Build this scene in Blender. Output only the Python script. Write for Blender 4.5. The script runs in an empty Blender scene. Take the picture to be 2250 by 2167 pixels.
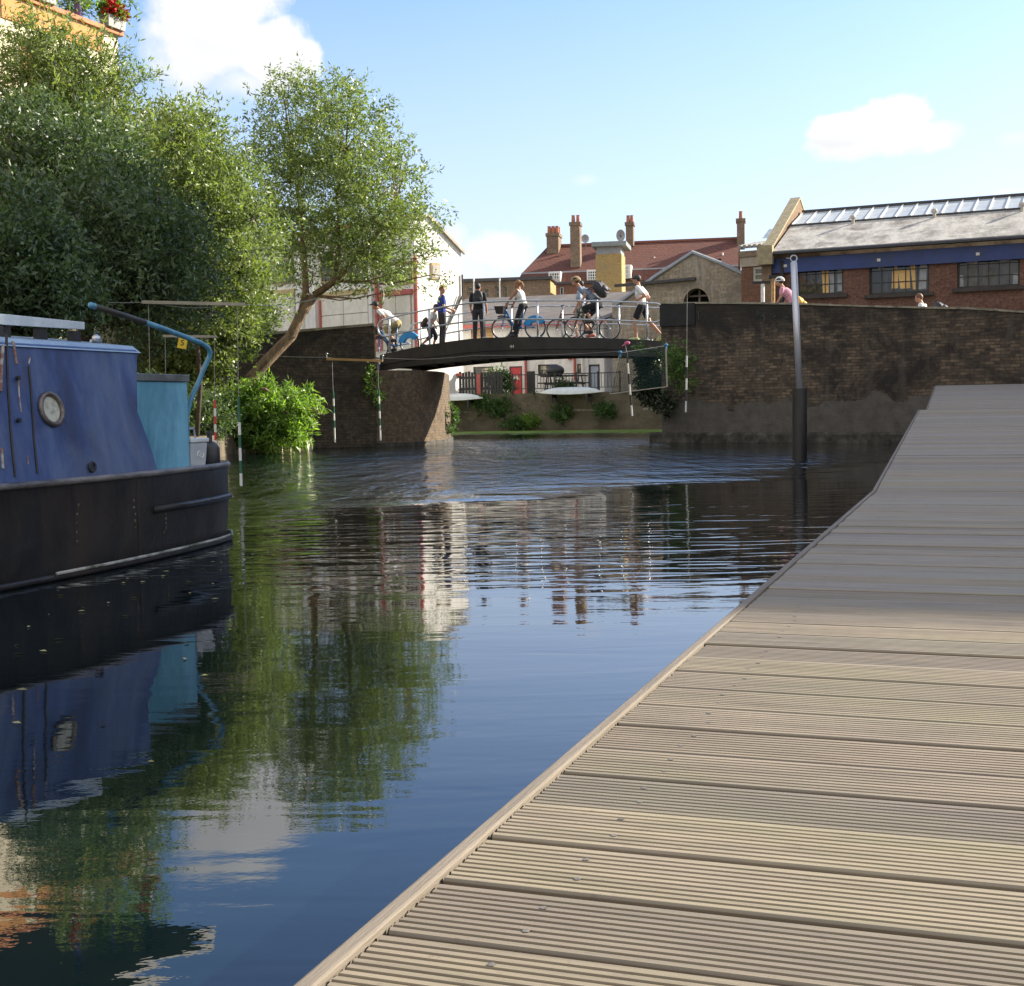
import bpy, math, random
import numpy as np
from mathutils import Vector, Matrix
R=math.radians
# ------------------------------------------------------------------ camera
F=2900.0; PW,PH=2250.0,2167.0
PITCH=math.atan(187.5/F); ROLL=R(1.0)
sc=bpy.context.scene
COL=sc.collection
cam=bpy.data.cameras.new('camera'); camo=bpy.data.objects.new('camera',cam); COL.objects.link(camo)
cam.sensor_fit='HORIZONTAL'; cam.sensor_width=36; cam.lens=36*F/PW; cam.clip_start=.05; cam.clip_end=4000
CM=Matrix.Translation((0,0,1.0))@Matrix.Rotation(math.pi/2-PITCH,4,'X')@Matrix.Rotation(-ROLL,4,'Z')
camo.matrix_world=CM; sc.camera=camo
def raydir(px,py):
    v=Vector(((px-PW/2)/F,-(py-PH/2)/F,-1)); return (CM.to_3x3()@v)
def P(px,py,Y):
    d=raydir(px,py); t=Y/d.y; return Vector((d.x*t,Y,1+d.z*t))
def PZ(px,py,z):
    d=raydir(px,py); t=(z-1)/d.z; return Vector((d.x*t,d.y*t,z))
# ------------------------------------------------------------------ world and sun
SH=Vector((.94,.34,0)).normalized(); ELEV=R(28)
S=Vector((SH.x*math.cos(ELEV),SH.y*math.cos(ELEV),math.sin(ELEV)))
sun=bpy.data.lights.new('sun','SUN'); sun.energy=4.6; sun.angle=R(.35); sun.color=(1,.91,.76)
suno=bpy.data.objects.new('sun',sun); COL.objects.link(suno); suno.rotation_euler=S.to_track_quat('Z','Y').to_euler()
suno.location=(20,-5,20)
sc.view_settings.view_transform='Standard'; sc.view_settings.look='None'; sc.view_settings.exposure=1.3; sc.view_settings.gamma=1
world=bpy.data.worlds.new('World'); sc.world=world; world.use_nodes=True
def build_world():
    nt=world.node_tree; nt.nodes.clear(); N=nt.nodes.new; L=nt.links.new
    out=N('ShaderNodeOutputWorld'); bg=N('ShaderNodeBackground'); L(bg.outputs[0],out.inputs[0]); bg.inputs[1].default_value=.092
    sky=N('ShaderNodeTexSky'); sky.sky_type='NISHITA'; sky.sun_disc=False; sky.sun_elevation=ELEV
    sky.sun_rotation=math.atan2(SH.x,SH.y); sky.air_density=1.0; sky.dust_density=.9; sky.ozone_density=2.2; sky.altitude=0
    tc=N('ShaderNodeTexCoord')
    def vm(op,a,b=None):
        n=N('ShaderNodeVectorMath'); n.operation=op
        if isinstance(a,(tuple,Vector)): n.inputs[0].default_value=a
        else: L(a,n.inputs[0])
        if b is not None:
            if isinstance(b,(tuple,Vector)): n.inputs[1].default_value=b
            else: L(b,n.inputs[1])
        return n.outputs['Value'] if op in('DOT_PRODUCT','LENGTH') else n.outputs[0]
    def m(op,a,b=0,c=None,clamp=False):
        n=N('ShaderNodeMath'); n.operation=op; n.use_clamp=clamp
        for i,x in enumerate((a,b) if c is None else (a,b,c)):
            if isinstance(x,(int,float)): n.inputs[i].default_value=x
            else: L(x,n.inputs[i])
        return n.outputs[0]
    d=vm('NORMALIZE',tc.outputs['Generated'])
    def noise(scale,det,rough,vec):
        n=N('ShaderNodeTexNoise'); n.inputs['Scale'].default_value=scale; n.inputs['Detail'].default_value=det; n.inputs['Roughness'].default_value=rough
        L(vec,n.inputs['Vector']); return n.outputs[0]
    n1=noise(11,9,.62,d); n2=noise(32,6,.6,d)
    nn=m('ADD',m('MULTIPLY',m('SUBTRACT',n1,.5),1.9),m('MULTIPLY',m('SUBTRACT',n2,.5),.55))
    tot=None; shade=None
    # centre px, py, half sizes in px, strength, softness
    for (cx,cy,a,b,w,soft) in [(480,-10,165,140,1,.35),(600,118,112,95,1,.3),(455,100,150,105,.95,.45),(430,-90,150,90,1,.45),(540,180,130,55,.8,.7),(665,120,50,48,1,.3),(430,215,120,40,.35,.9),
        (1930,305,190,52,1,.25),(1850,285,95,48,1,.2),(1950,262,115,62,1,.2),(2050,290,90,32,.8,.6),(1285,396,34,16,.35,.9),(2228,305,45,20,.5,.9),(2215,425,40,14,.45,.9),
        (1090,560,90,55,.85,.45),(1040,590,120,60,.6,.6),(985,520,50,40,.6,.6),
        (-500,-250,260,130,.9,.4),(2900,100,380,120,.8,.4),(3800,350,500,120,.8,.4),(-1700,300,500,160,.9,.4),(1500,-1500,400,200,.6,.6)]:
        f=raydir(cx,cy).normalized(); r=f.cross(Vector((0,0,1))).normalized(); u=r.cross(f)
        k=max(.3,(Vector(((cx-PW/2)/F,(cy-PH/2)/F,1)).length)**-1)
        x=m('DIVIDE',vm('DOT_PRODUCT',d,r),a/F*k); y=m('DIVIDE',vm('DOT_PRODUCT',d,u),b/F*k)
        rr=m('SQRT',m('ADD',m('MULTIPLY',x,x),m('MULTIPLY',y,y)))
        e=m('SUBTRACT',m('ADD',rr,nn),1.0)
        mask=m('MULTIPLY',m('DIVIDE',m('MULTIPLY',e,-1),soft,clamp=True),w)
        front=m('GREATER_THAN',vm('DOT_PRODUCT',d,f),0.3)
        mask=m('MULTIPLY',mask,front)
        tot=mask if tot is None else m('MAXIMUM',tot,mask)
        yy=m('MULTIPLY',mask,m('ADD',m('MULTIPLY',y,.32),m('MULTIPLY',x,.14)))
        shade=yy if shade is None else m('ADD',shade,yy)
    # unseen cloud banks added behind the camera and overhead to brighten the shade
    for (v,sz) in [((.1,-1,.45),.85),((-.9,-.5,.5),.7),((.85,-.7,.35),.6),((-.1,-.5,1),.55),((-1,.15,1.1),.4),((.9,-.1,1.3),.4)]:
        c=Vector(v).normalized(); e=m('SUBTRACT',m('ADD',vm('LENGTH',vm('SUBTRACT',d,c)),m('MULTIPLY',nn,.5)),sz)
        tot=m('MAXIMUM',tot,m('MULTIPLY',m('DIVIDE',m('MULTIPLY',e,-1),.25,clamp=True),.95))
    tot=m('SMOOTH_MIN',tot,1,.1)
    br=m('ADD',m('MULTIPLY',m('ADD',shade,m('MULTIPLY',nn,-.42)),1.5),4.75)
    cc=N('ShaderNodeCombineColor')
    L(m('MULTIPLY',br,1.0),cc.inputs[0]); L(br,cc.inputs[1]); L(m('MULTIPLY',br,1.02),cc.inputs[2])
    # lift the low sky a little (thin high haze)
    mix0=N('ShaderNodeMix'); mix0.data_type='RGBA'; mix0.inputs[0].default_value=.35
    tint=N('ShaderNodeMix'); tint.data_type='RGBA'; tint.blend_type='MULTIPLY'; tint.inputs[0].default_value=1; L(sky.outputs[0],tint.inputs[6]); tint.inputs[7].default_value=(.99,1.06,1.22,1); L(tint.outputs[2],mix0.inputs[6]); mix0.inputs[7].default_value=(3.95,3.92,4.6,1)
    sep=N('ShaderNodeSeparateXYZ'); L(d,sep.inputs[0])
    hz=m('SUBTRACT',.78,m('MULTIPLY',sep.outputs[2],2.5),clamp=True); L(hz,mix0.inputs[0])
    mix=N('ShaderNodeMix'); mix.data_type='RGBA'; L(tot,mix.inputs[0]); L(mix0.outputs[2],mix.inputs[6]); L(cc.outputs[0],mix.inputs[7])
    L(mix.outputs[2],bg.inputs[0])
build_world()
# ------------------------------------------------------------------ materials
MATS={}
def nodes(name):
    mt=bpy.data.materials.new(name); mt.use_nodes=True; nt=mt.node_tree
    b=nt.nodes['Principled BSDF']; return mt,nt,b
def ramp(nt,stops):
    r=nt.nodes.new('ShaderNodeValToRGB'); e=r.color_ramp.elements
    while len(e)>1: e.remove(e[-1])
    e[0].position=stops[0][0]; e[0].color=(*stops[0][1],1)
    for p,c in stops[1:]:
        x=e.new(p); x.color=(*c,1)
    return r
def tcoord(nt,mode='Object',scale=(1,1,1)):
    tc=nt.nodes.new('ShaderNodeTexCoord'); mp=nt.nodes.new('ShaderNodeMapping'); mp.inputs['Scale'].default_value=scale
    nt.links.new(tc.outputs[mode],mp.inputs[0]); return mp.outputs[0]
def tnoise(nt,vec,scale,detail=6,rough=.6,dist=0):
    n=nt.nodes.new('ShaderNodeTexNoise'); n.inputs['Scale'].default_value=scale; n.inputs['Detail'].default_value=detail
    n.inputs['Roughness'].default_value=rough; n.inputs['Distortion'].default_value=dist
    nt.links.new(vec,n.inputs['Vector']); return n.outputs[0]
def mixc(nt,f,a,b,mode='MIX'):
    m=nt.nodes.new('ShaderNodeMix'); m.data_type='RGBA'; m.blend_type=mode
    for i,x in ((0,f),(6,a),(7,b)):
        if isinstance(x,(int,float)): m.inputs[i].default_value=x
        elif isinstance(x,tuple): m.inputs[i].default_value=(*x,1)
        else: nt.links.new(x,m.inputs[i])
    return m.outputs[2]
def mathn(nt,op,a,b=0,c=None,clamp=False):
    n=nt.nodes.new('ShaderNodeMath'); n.operation=op; n.use_clamp=clamp
    for i,x in enumerate((a,b) if c is None else (a,b,c)):
        if isinstance(x,(int,float)): n.inputs[i].default_value=x
        else: nt.links.new(x,n.inputs[i])
    return n.outputs[0]
def bumpn(nt,b,h,strength=.5,dist=.02):
    bp=nt.nodes.new('ShaderNodeBump'); bp.inputs['Strength'].default_value=strength; bp.inputs['Distance'].default_value=dist
    nt.links.new(h,bp.inputs['Height']); nt.links.new(bp.outputs[0],b.inputs['Normal'])
def mat(name,c1,c2=None,scale=3,rough=.7,metal=0,bump=.3,bd=.01,sc3=(1,1,1),c3=None,spec=.5,stain=None,stain_scale=.8,pos=(.38,.62)):
    if name in MATS: return MATS[name]
    mt,nt,b=nodes(name); c2=c2 or tuple(x*.75 for x in c1)
    v=tcoord(nt,'Object',sc3); n=tnoise(nt,v,scale,8,.65)
    st=[(pos[0],c2),(pos[1],c1)]
    if c3: st=[(pos[0]-.05,c2),(.5,c1),(pos[1]+.06,c3)]
    r=ramp(nt,st); nt.links.new(n,r.inputs[0]); col=r.outputs[0]
    if stain:
        n2=tnoise(nt,tcoord(nt,'Object',(1,1,.35)),stain_scale,7,.7,.4)
        f=ramp(nt,[(.45,(0,0,0)),(.68,(1,1,1))]); nt.links.new(n2,f.inputs[0])
        col=mixc(nt,f.outputs[0],col,stain)
    nt.links.new(col,b.inputs['Base Color']); b.inputs['Roughness'].default_value=rough; b.inputs['Metallic'].default_value=metal
    b.inputs['Specular IOR Level'].default_value=spec
    if bump: bumpn(nt,b,tnoise(nt,v,scale*5,5,.6),bump,bd)
    MATS[name]=mt; return mt
def brick(name,c1,c2,mortar,stain=None,stain2=None,w=.225,h=.075,rough=.9,msize=.010,lo=.42,hi=.66,lowband=None,soot=None):
    if name in MATS: return MATS[name]
    mt,nt,b=nodes(name)
    tc=nt.nodes.new('ShaderNodeTexCoord'); sp=nt.nodes.new('ShaderNodeSeparateXYZ'); nt.links.new(tc.outputs['Object'],sp.inputs[0])
    cb=nt.nodes.new('ShaderNodeCombineXYZ'); nt.links.new(mathn(nt,'ADD',sp.outputs[0],sp.outputs[1]),cb.inputs[0]); nt.links.new(sp.outputs[2],cb.inputs[1])
    br=nt.nodes.new('ShaderNodeTexBrick'); nt.links.new(cb.outputs[0],br.inputs['Vector'])
    br.inputs['Scale'].default_value=1; br.inputs['Brick Width'].default_value=w; br.inputs['Row Height'].default_value=h
    br.inputs['Mortar Size'].default_value=msize; br.inputs['Mortar Smooth'].default_value=.2; br.inputs['Bias'].default_value=0
    br.inputs['Color1'].default_value=(*c1,1); br.inputs['Color2'].default_value=(*c2,1); br.inputs['Mortar'].default_value=(*mortar,1)
    col=br.outputs[0]
    n=tnoise(nt,tc.outputs['Object'],9,8,.7); r=ramp(nt,[(.35,(.55,.55,.55)),(.65,(1.25,1.22,1.18))]); nt.links.new(n,r.inputs[0])
    col=mixc(nt,1.0,col,r.outputs[0],'MULTIPLY')
    if stain:
        n2=tnoise(nt,tcoord(nt,'Object',(.8,.8,1)),.9,9,.72,.6); f=ramp(nt,[(lo,(0,0,0)),(hi,(1,1,1))]); nt.links.new(n2,f.inputs[0])
        col=mixc(nt,f.outputs[0],col,stain)
    if stain2:
        n3=tnoise(nt,tcoord(nt,'Object',(2.2,2.2,.4)),1.3,9,.7,.2); f=ramp(nt,[(.52,(0,0,0)),(.72,(.8,.8,.8))]); nt.links.new(n3,f.inputs[0])
        col=mixc(nt,f.outputs[0],col,stain2)
    if soot:
        zt,lc=soot; nb=tnoise(nt,tcoord(nt,'Object',(.9,.9,.5)),1.6,8,.7)
        f=mathn(nt,'MULTIPLY',mathn(nt,'SUBTRACT',mathn(nt,'ADD',sp.outputs[2],mathn(nt,'MULTIPLY',mathn(nt,'SUBTRACT',nb,.5),3.2)),zt),1.6,clamp=True)
        col=mixc(nt,mathn(nt,'MULTIPLY',f,.85),col,lc)
    if lowband:   # cement render along the foot of the wall
        zt,lc=lowband
        nb=tnoise(nt,tcoord(nt,'Object',(.5,.5,.8)),1.2,6,.6)
        zz=mathn(nt,'ADD',sp.outputs[2],mathn(nt,'MULTIPLY',mathn(nt,'SUBTRACT',nb,.5),-2.2))
        f=mathn(nt,'MULTIPLY',mathn(nt,'SUBTRACT',zt,zz),30,clamp=True)
        n4=tnoise(nt,tc.outputs['Object'],3,9,.75); r4=ramp(nt,[(.3,tuple(x*.45 for x in lc)),(.7,lc)]); nt.links.new(n4,r4.inputs[0])
        col=mixc(nt,f,col,r4.outputs[0])
    nt.links.new(col,b.inputs['Base Color']); b.inputs['Roughness'].default_value=rough; b.inputs['Specular IOR Level'].default_value=.25
    h_=mathn(nt,'ADD',mathn(nt,'MULTIPLY',br.outputs['Fac'],-1),mathn(nt,'MULTIPLY',n,1.2))
    bumpn(nt,b,h_,.7,.012)
    MATS[name]=mt; return mt
def leafmat(name,dark,lightc,trans=.35,rough=.42):
    if name in MATS: return MATS[name]
    mt,nt,b=nodes(name)
    at=nt.nodes.new('ShaderNodeAttribute'); at.attribute_name='tint'
    r=ramp(nt,[(0,dark),(.6,lightc),(1,tuple(min(1,x*1.5) for x in lightc))]); nt.links.new(at.outputs['Fac'],r.inputs[0])
    nt.links.new(r.outputs[0],b.inputs['Base Color']); b.inputs['Roughness'].default_value=rough
    tr=nt.nodes.new('ShaderNodeBsdfTranslucent'); nt.links.new(mixc(nt,1.0,r.outputs[0],(1.5,1.7,.5),'MULTIPLY'),tr.inputs[0])
    mx=nt.nodes.new('ShaderNodeMixShader'); mx.inputs[0].default_value=trans
    nt.links.new(b.outputs[0],mx.inputs[1]); nt.links.new(tr.outputs[0],mx.inputs[2])
    nt.links.new(mx.outputs[0],nt.nodes['Material Output'].inputs[0])
    MATS[name]=mt; return mt
def glassmat(name,c=(.03,.035,.04),rough=.05,var=None):
    if name in MATS: return MATS[name]
    mt,nt,b=nodes(name)
    if var:
        n=tnoise(nt,tcoord(nt,'Object',(1,1,.6)),2.2,3,.5,.8); r=ramp(nt,[(.50,c),(.56,var)]); nt.links.new(n,r.inputs[0]); nt.links.new(r.outputs[0],b.inputs['Base Color'])
    else: b.inputs['Base Color'].default_value=(*c,1)
    b.inputs['Roughness'].default_value=rough; b.inputs['IOR'].default_value=1.5
    bumpn(nt,b,tnoise(nt,tcoord(nt),2.5,2,.5),.25,.02)
    MATS[name]=mt; return mt
# ------------------------------------------------------------------ mesh builder
class MB:
    def __init__(s): s.v=[]; s.f=[]; s.m=[]; s.T=None
    def add(s,vs,fs,m=0):
        o=len(s.v)
        if s.T is not None: vs=[s.T@Vector(v) for v in vs]
        s.v+= [tuple(v) for v in vs]; s.f+=[tuple(i+o for i in f) for f in fs]; s.m+=[m]*len(fs); return s
    def box(s,x0,x1,y0,y1,z0,z1,m=0):
        v=[(x0,y0,z0),(x1,y0,z0),(x1,y1,z0),(x0,y1,z0),(x0,y0,z1),(x1,y0,z1),(x1,y1,z1),(x0,y1,z1)]
        return s.add(v,[(0,3,2,1),(4,5,6,7),(0,1,5,4),(1,2,6,5),(2,3,7,6),(3,0,4,7)],m)
    def hexa(s,bot,top,m=0):
        n=len(bot); fs=[tuple(range(n))[::-1],tuple(range(n,2*n))]+[(i,(i+1)%n,n+(i+1)%n,n+i) for i in range(n)]
        return s.add(list(bot)+list(top),fs,m)
    def prism(s,pts,y0,y1,m=0):   # polygon in x,z pushed along y
        return s.hexa([(x,y0,z) for x,z in pts],[(x,y1,z) for x,z in pts],m)
    def extr(s,pts,z0,z1,m=0):
        return s.hexa([(x,y,z0) for x,y in pts],[(x,y,z1) for x,y in pts],m)
    def tube(s,pts,r,n=8,m=0,closed=False,cap=True):
        pts=[Vector(p) for p in pts]; rs=r if isinstance(r,(list,tuple)) else [r]*len(pts); k=len(pts)
        rings=[]; up=None
        for i,p in enumerate(pts):
            a=pts[(i-1)%k] if (i>0 or closed) else p; b=pts[(i+1)%k] if (i<k-1 or closed) else p
            t=(b-a).normalized()
            if up is None: up=Vector((0,0,1)) if abs(t.z)<.9 else Vector((1,0,0))
            u=(up-t*up.dot(t)).normalized(); w=t.cross(u); up=u
            rings.append([p+(u*math.cos(q)+w*math.sin(q))*rs[i] for q in [2*math.pi*j/n for j in range(n)]])
        vs=[v for rg in rings for v in rg]; fs=[]
        for i in range(k if closed else k-1):
            i2=(i+1)%k
            for j in range(n): fs.append((i*n+j,i*n+(j+1)%n,i2*n+(j+1)%n,i2*n+j))
        if cap and not closed: fs+= [tuple(range(n))[::-1],tuple(range((k-1)*n,k*n))]
        return s.add(vs,fs,m)
    def ell(s,c,r,nu=12,nv=8,m=0,rot=None):
        c=Vector(c); r=r if isinstance(r,(tuple,list)) else (r,r,r); vs=[];fs=[]
        for i in range(1,nv):
            a=math.pi*i/nv
            for j in range(nu):
                b=2*math.pi*j/nu; p=Vector((r[0]*math.sin(a)*math.cos(b),r[1]*math.sin(a)*math.sin(b),r[2]*math.cos(a)))
                vs.append(c+(rot@p if rot else p))
        q=Vector((0,0,r[2])); q=rot@q if rot else q
        vs+= [c+q,c-q]; T=len(vs)-2
        for i in range(nv-2):
            for j in range(nu): fs.append((i*nu+j,(i+1)*nu+j,(i+1)*nu+(j+1)%nu,i*nu+(j+1)%nu))
        for j in range(nu): fs.append((T,j,(j+1)%nu)); fs.append((T+1,(nv-2)*nu+(j+1)%nu,(nv-2)*nu+j))
        return s.add(vs,fs,m)
    def caps(s,a,b,ra,rb,n=10,m=0):
        a=Vector(a);b=Vector(b); s.ell(a,ra,n,6,m); s.ell(b,rb,n,6,m)
        if (b-a).length>1e-4: s.tube([a,b],[ra,rb],n,m)
        return s
    def torus(s,c,R_,r,axis='y',n=28,k=6,m=0):
        c=Vector(c); pts=[]
        for i in range(n):
            q=2*math.pi*i/n
            if axis=='y': pts.append(c+Vector((math.cos(q)*R_,0,math.sin(q)*R_)))
            elif axis=='z': pts.append(c+Vector((math.cos(q)*R_,math.sin(q)*R_,0)))
            else: pts.append(c+Vector((0,math.cos(q)*R_,math.sin(q)*R_)))
        up=Vector((0,1,0)) if axis=='y' else Vector((0,0,1))
        return s.tube(pts,r,k,m,closed=True)
    def wall(s,x0,x1,z0,z1,holes,t=.3,y=0,rev=None,m=0):   # wall sheet with openings; reveals to depth rev
        rev=rev or t
        xs=sorted(set([x0,x1]+[h[0] for h in holes]+[h[1] for h in holes])); zs=sorted(set([z0,z1]+[h[2] for h in holes]+[h[3] for h in holes]))
        for i in range(len(xs)-1):
            for j in range(len(zs)-1):
                cx=(xs[i]+xs[i+1])/2; cz=(zs[j]+zs[j+1])/2
                if any(h[0]<cx<h[1] and h[2]<cz<h[3] for h in holes): continue
                a,b,c,d=xs[i],xs[i+1],zs[j],zs[j+1]
                s.add([(a,y,c),(b,y,c),(b,y,d),(a,y,d)],[(0,1,2,3)],m); s.add([(a,y+t,c),(b,y+t,c),(b,y+t,d),(a,y+t,d)],[(3,2,1,0)],m)
        for (a,b,c,d) in holes:
            q=[(a,c),(b,c),(b,d),(a,d)]
            for k in range(4):
                p,r_=q[k],q[(k+1)%4]; s.add([(p[0],y,p[1]),(r_[0],y,r_[1]),(r_[0],y+t,r_[1]),(p[0],y+t,p[1])],[(0,1,2,3)],m)
        s.add([(x0,y,z0),(x0,y,z1),(x0,y+t,z1),(x0,y+t,z0)],[(0,1,2,3)],m); s.add([(x1,y,z0),(x1,y,z1),(x1,y+t,z1),(x1,y+t,z0)],[(3,2,1,0)],m)
        s.add([(x0,y,z1),(x1,y,z1),(x1,y+t,z1),(x0,y+t,z1)],[(0,1,2,3)],m); return s
    def build(s,name,mats,parent=None,smooth=False,bevel=0,remesh=0,loc=None,rz=0):
        me=bpy.data.meshes.new(name); me.from_pydata(s.v,[],s.f)
        if not isinstance(mats,(list,tuple)): mats=[mats]
        for q in mats: me.materials.append(q)
        if len(mats)>1: me.polygons.foreach_set('material_index',s.m)
        if smooth: me.polygons.foreach_set('use_smooth',[True]*len(s.f))
        me.update()
        o=bpy.data.objects.new(name,me); COL.objects.link(o)
        if parent: o.parent=parent
        if loc is not None: o.location=loc; o.rotation_euler=(0,0,rz)
        if remesh:
            rm=o.modifiers.new('remesh','REMESH'); rm.mode='VOXEL'; rm.voxel_size=remesh; rm.use_smooth_shade=True
            sm=o.modifiers.new('smooth','SMOOTH'); sm.factor=.5; sm.iterations=2
        if bevel:
            bv=o.modifiers.new('bevel','BEVEL'); bv.width=bevel; bv.segments=2; bv.limit_method='ANGLE'
        return o
def tag(o,label=None,cat=None,group=None,kind=None):
    if label: o['label']=label
    if cat: o['category']=cat
    if group: o['group']=group
    if kind: o['kind']=kind
    return o
def thing(name,label,cat,loc=(0,0,0),rz=0,group=None):
    o=bpy.data.objects.new(name,None); COL.objects.link(o); o.location=loc; o.rotation_euler=(0,0,rz); o.empty_display_size=.2
    return tag(o,label,cat,group)
def textmesh(txt,size,name,m,parent,loc,rot,depth=.004):
    c=bpy.data.curves.new(name,'FONT'); c.body=txt; c.size=size; c.extrude=depth; c.align_x='CENTER'; c.align_y='CENTER'
    t=bpy.data.objects.new('tmp',c); COL.objects.link(t); bpy.context.view_layer.update()
    me=bpy.data.meshes.new_from_object(t.evaluated_get(bpy.context.evaluated_depsgraph_get())); bpy.data.objects.remove(t)
    me.materials.clear(); me.materials.append(m)
    o=bpy.data.objects.new(name,me); COL.objects.link(o); o.parent=parent; o.location=loc; o.rotation_euler=rot; return o
class Fr:      # an upright reference face: origin below a sight line, x along, y into the depth
    def __init__(s,px,Y,deg,z=0):
        p=P(px,900,Y); s.x0,s.y0=p.x,Y; s.a=R(deg); s.loc=(p.x,Y,z); s.rz=s.a; s.z=z
        s.u=Vector((math.cos(s.a),math.sin(s.a),0)); s.n=Vector((-math.sin(s.a),math.cos(s.a),0))
    def hit(s,px,py,off=0):
        d=raydir(px,py); o=Vector((0,0,1)); q=Vector((s.x0,s.y0,0))
        t=((q-o).dot(s.n)+off)/d.dot(s.n); p=o+d*t
        return ((p-q).dot(s.u),p.z-s.z)
    def hitx(s,px,py,a=0):
        d=raydir(px,py); o=Vector((0,0,1)); q=Vector((s.x0,s.y0,0))+s.u*a
        t=((q-o).dot(s.u))/d.dot(s.u); p=o+d*t
        return ((p-q).dot(s.n),p.z-s.z)
    def W(s,a,b,z): 
        p=Vector((s.x0,s.y0,0))+s.u*a+s.n*b; return Vector((p.x,p.y,z+s.z))
def rnd(a,b): return random.uniform(a,b)
random.seed(4); rng=np.random.default_rng(7)
# ------------------------------------------------------------------ common materials
M_white=mat('white_render',(.84,.82,.77),(.76,.74,.69),2.5,.85,bump=.4,stain=(.58,.55,.50),stain_scale=1.9)
M_whitep=mat('white_paint',(.8,.79,.75),(.66,.65,.6),6,.5)
M_black=mat('black_paint',(.018,.018,.02),(.03,.03,.032),8,.45)
M_dark=mat('dark_metal',(.03,.03,.034),(.05,.048,.045),6,.5,bump=.2)
M_galv=mat('galvanised_steel',(.62,.64,.66),(.45,.47,.5),14,.38,metal=.75,bump=.15)
M_red=mat('red_paint',(.55,.045,.05),(.42,.03,.035),6,.5)
M_redp=mat('faded_red_pipe',(.5,.13,.10),(.36,.08,.07),6,.6)
M_glass=glassmat('dark_window_glass')
M_bark=mat('bark',(.22,.15,.09),(.09,.06,.04),7,.95,bump=1,bd=.03,sc3=(1,1,.35),c3=(.33,.24,.15))
M_barkd=mat('dark_bark',(.09,.07,.05),(.04,.03,.022),7,.95,bump=1,bd=.03,sc3=(1,1,.35))
M_wood=mat('varnished_wood',(.5,.30,.11),(.36,.2,.07),5,.5,sc3=(.3,3,3))
M_oldwood=mat('weathered_timber',(.34,.31,.25),(.2,.18,.14),5,.8,sc3=(.3,3,3))
M_rubber=mat('tyre_rubber',(.02,.02,.02),(.03,.03,.03),10,.8)
M_skin=mat('skin',(.50,.27,.18),(.42,.21,.13),20,.55,bump=.1)
M_skin2=mat('tanned_skin',(.40,.20,.12),(.34,.16,.09),20,.55,bump=.1)
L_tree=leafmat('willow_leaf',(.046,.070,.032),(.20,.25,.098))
L_dark=leafmat('shade_leaf',(.024,.044,.026),(.085,.130,.060),.28)  # shade of the left trees is put into these darker leaf colours
L_bush=leafmat('buddleia_leaf',(.06,.11,.025),(.20,.31,.07),.4)
L_ivy=leafmat('ivy_leaf',(.025,.05,.015),(.07,.13,.03),.25)
L_weed=leafmat('weed_leaf',(.03,.065,.022),(.08,.15,.045),.3)
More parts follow.
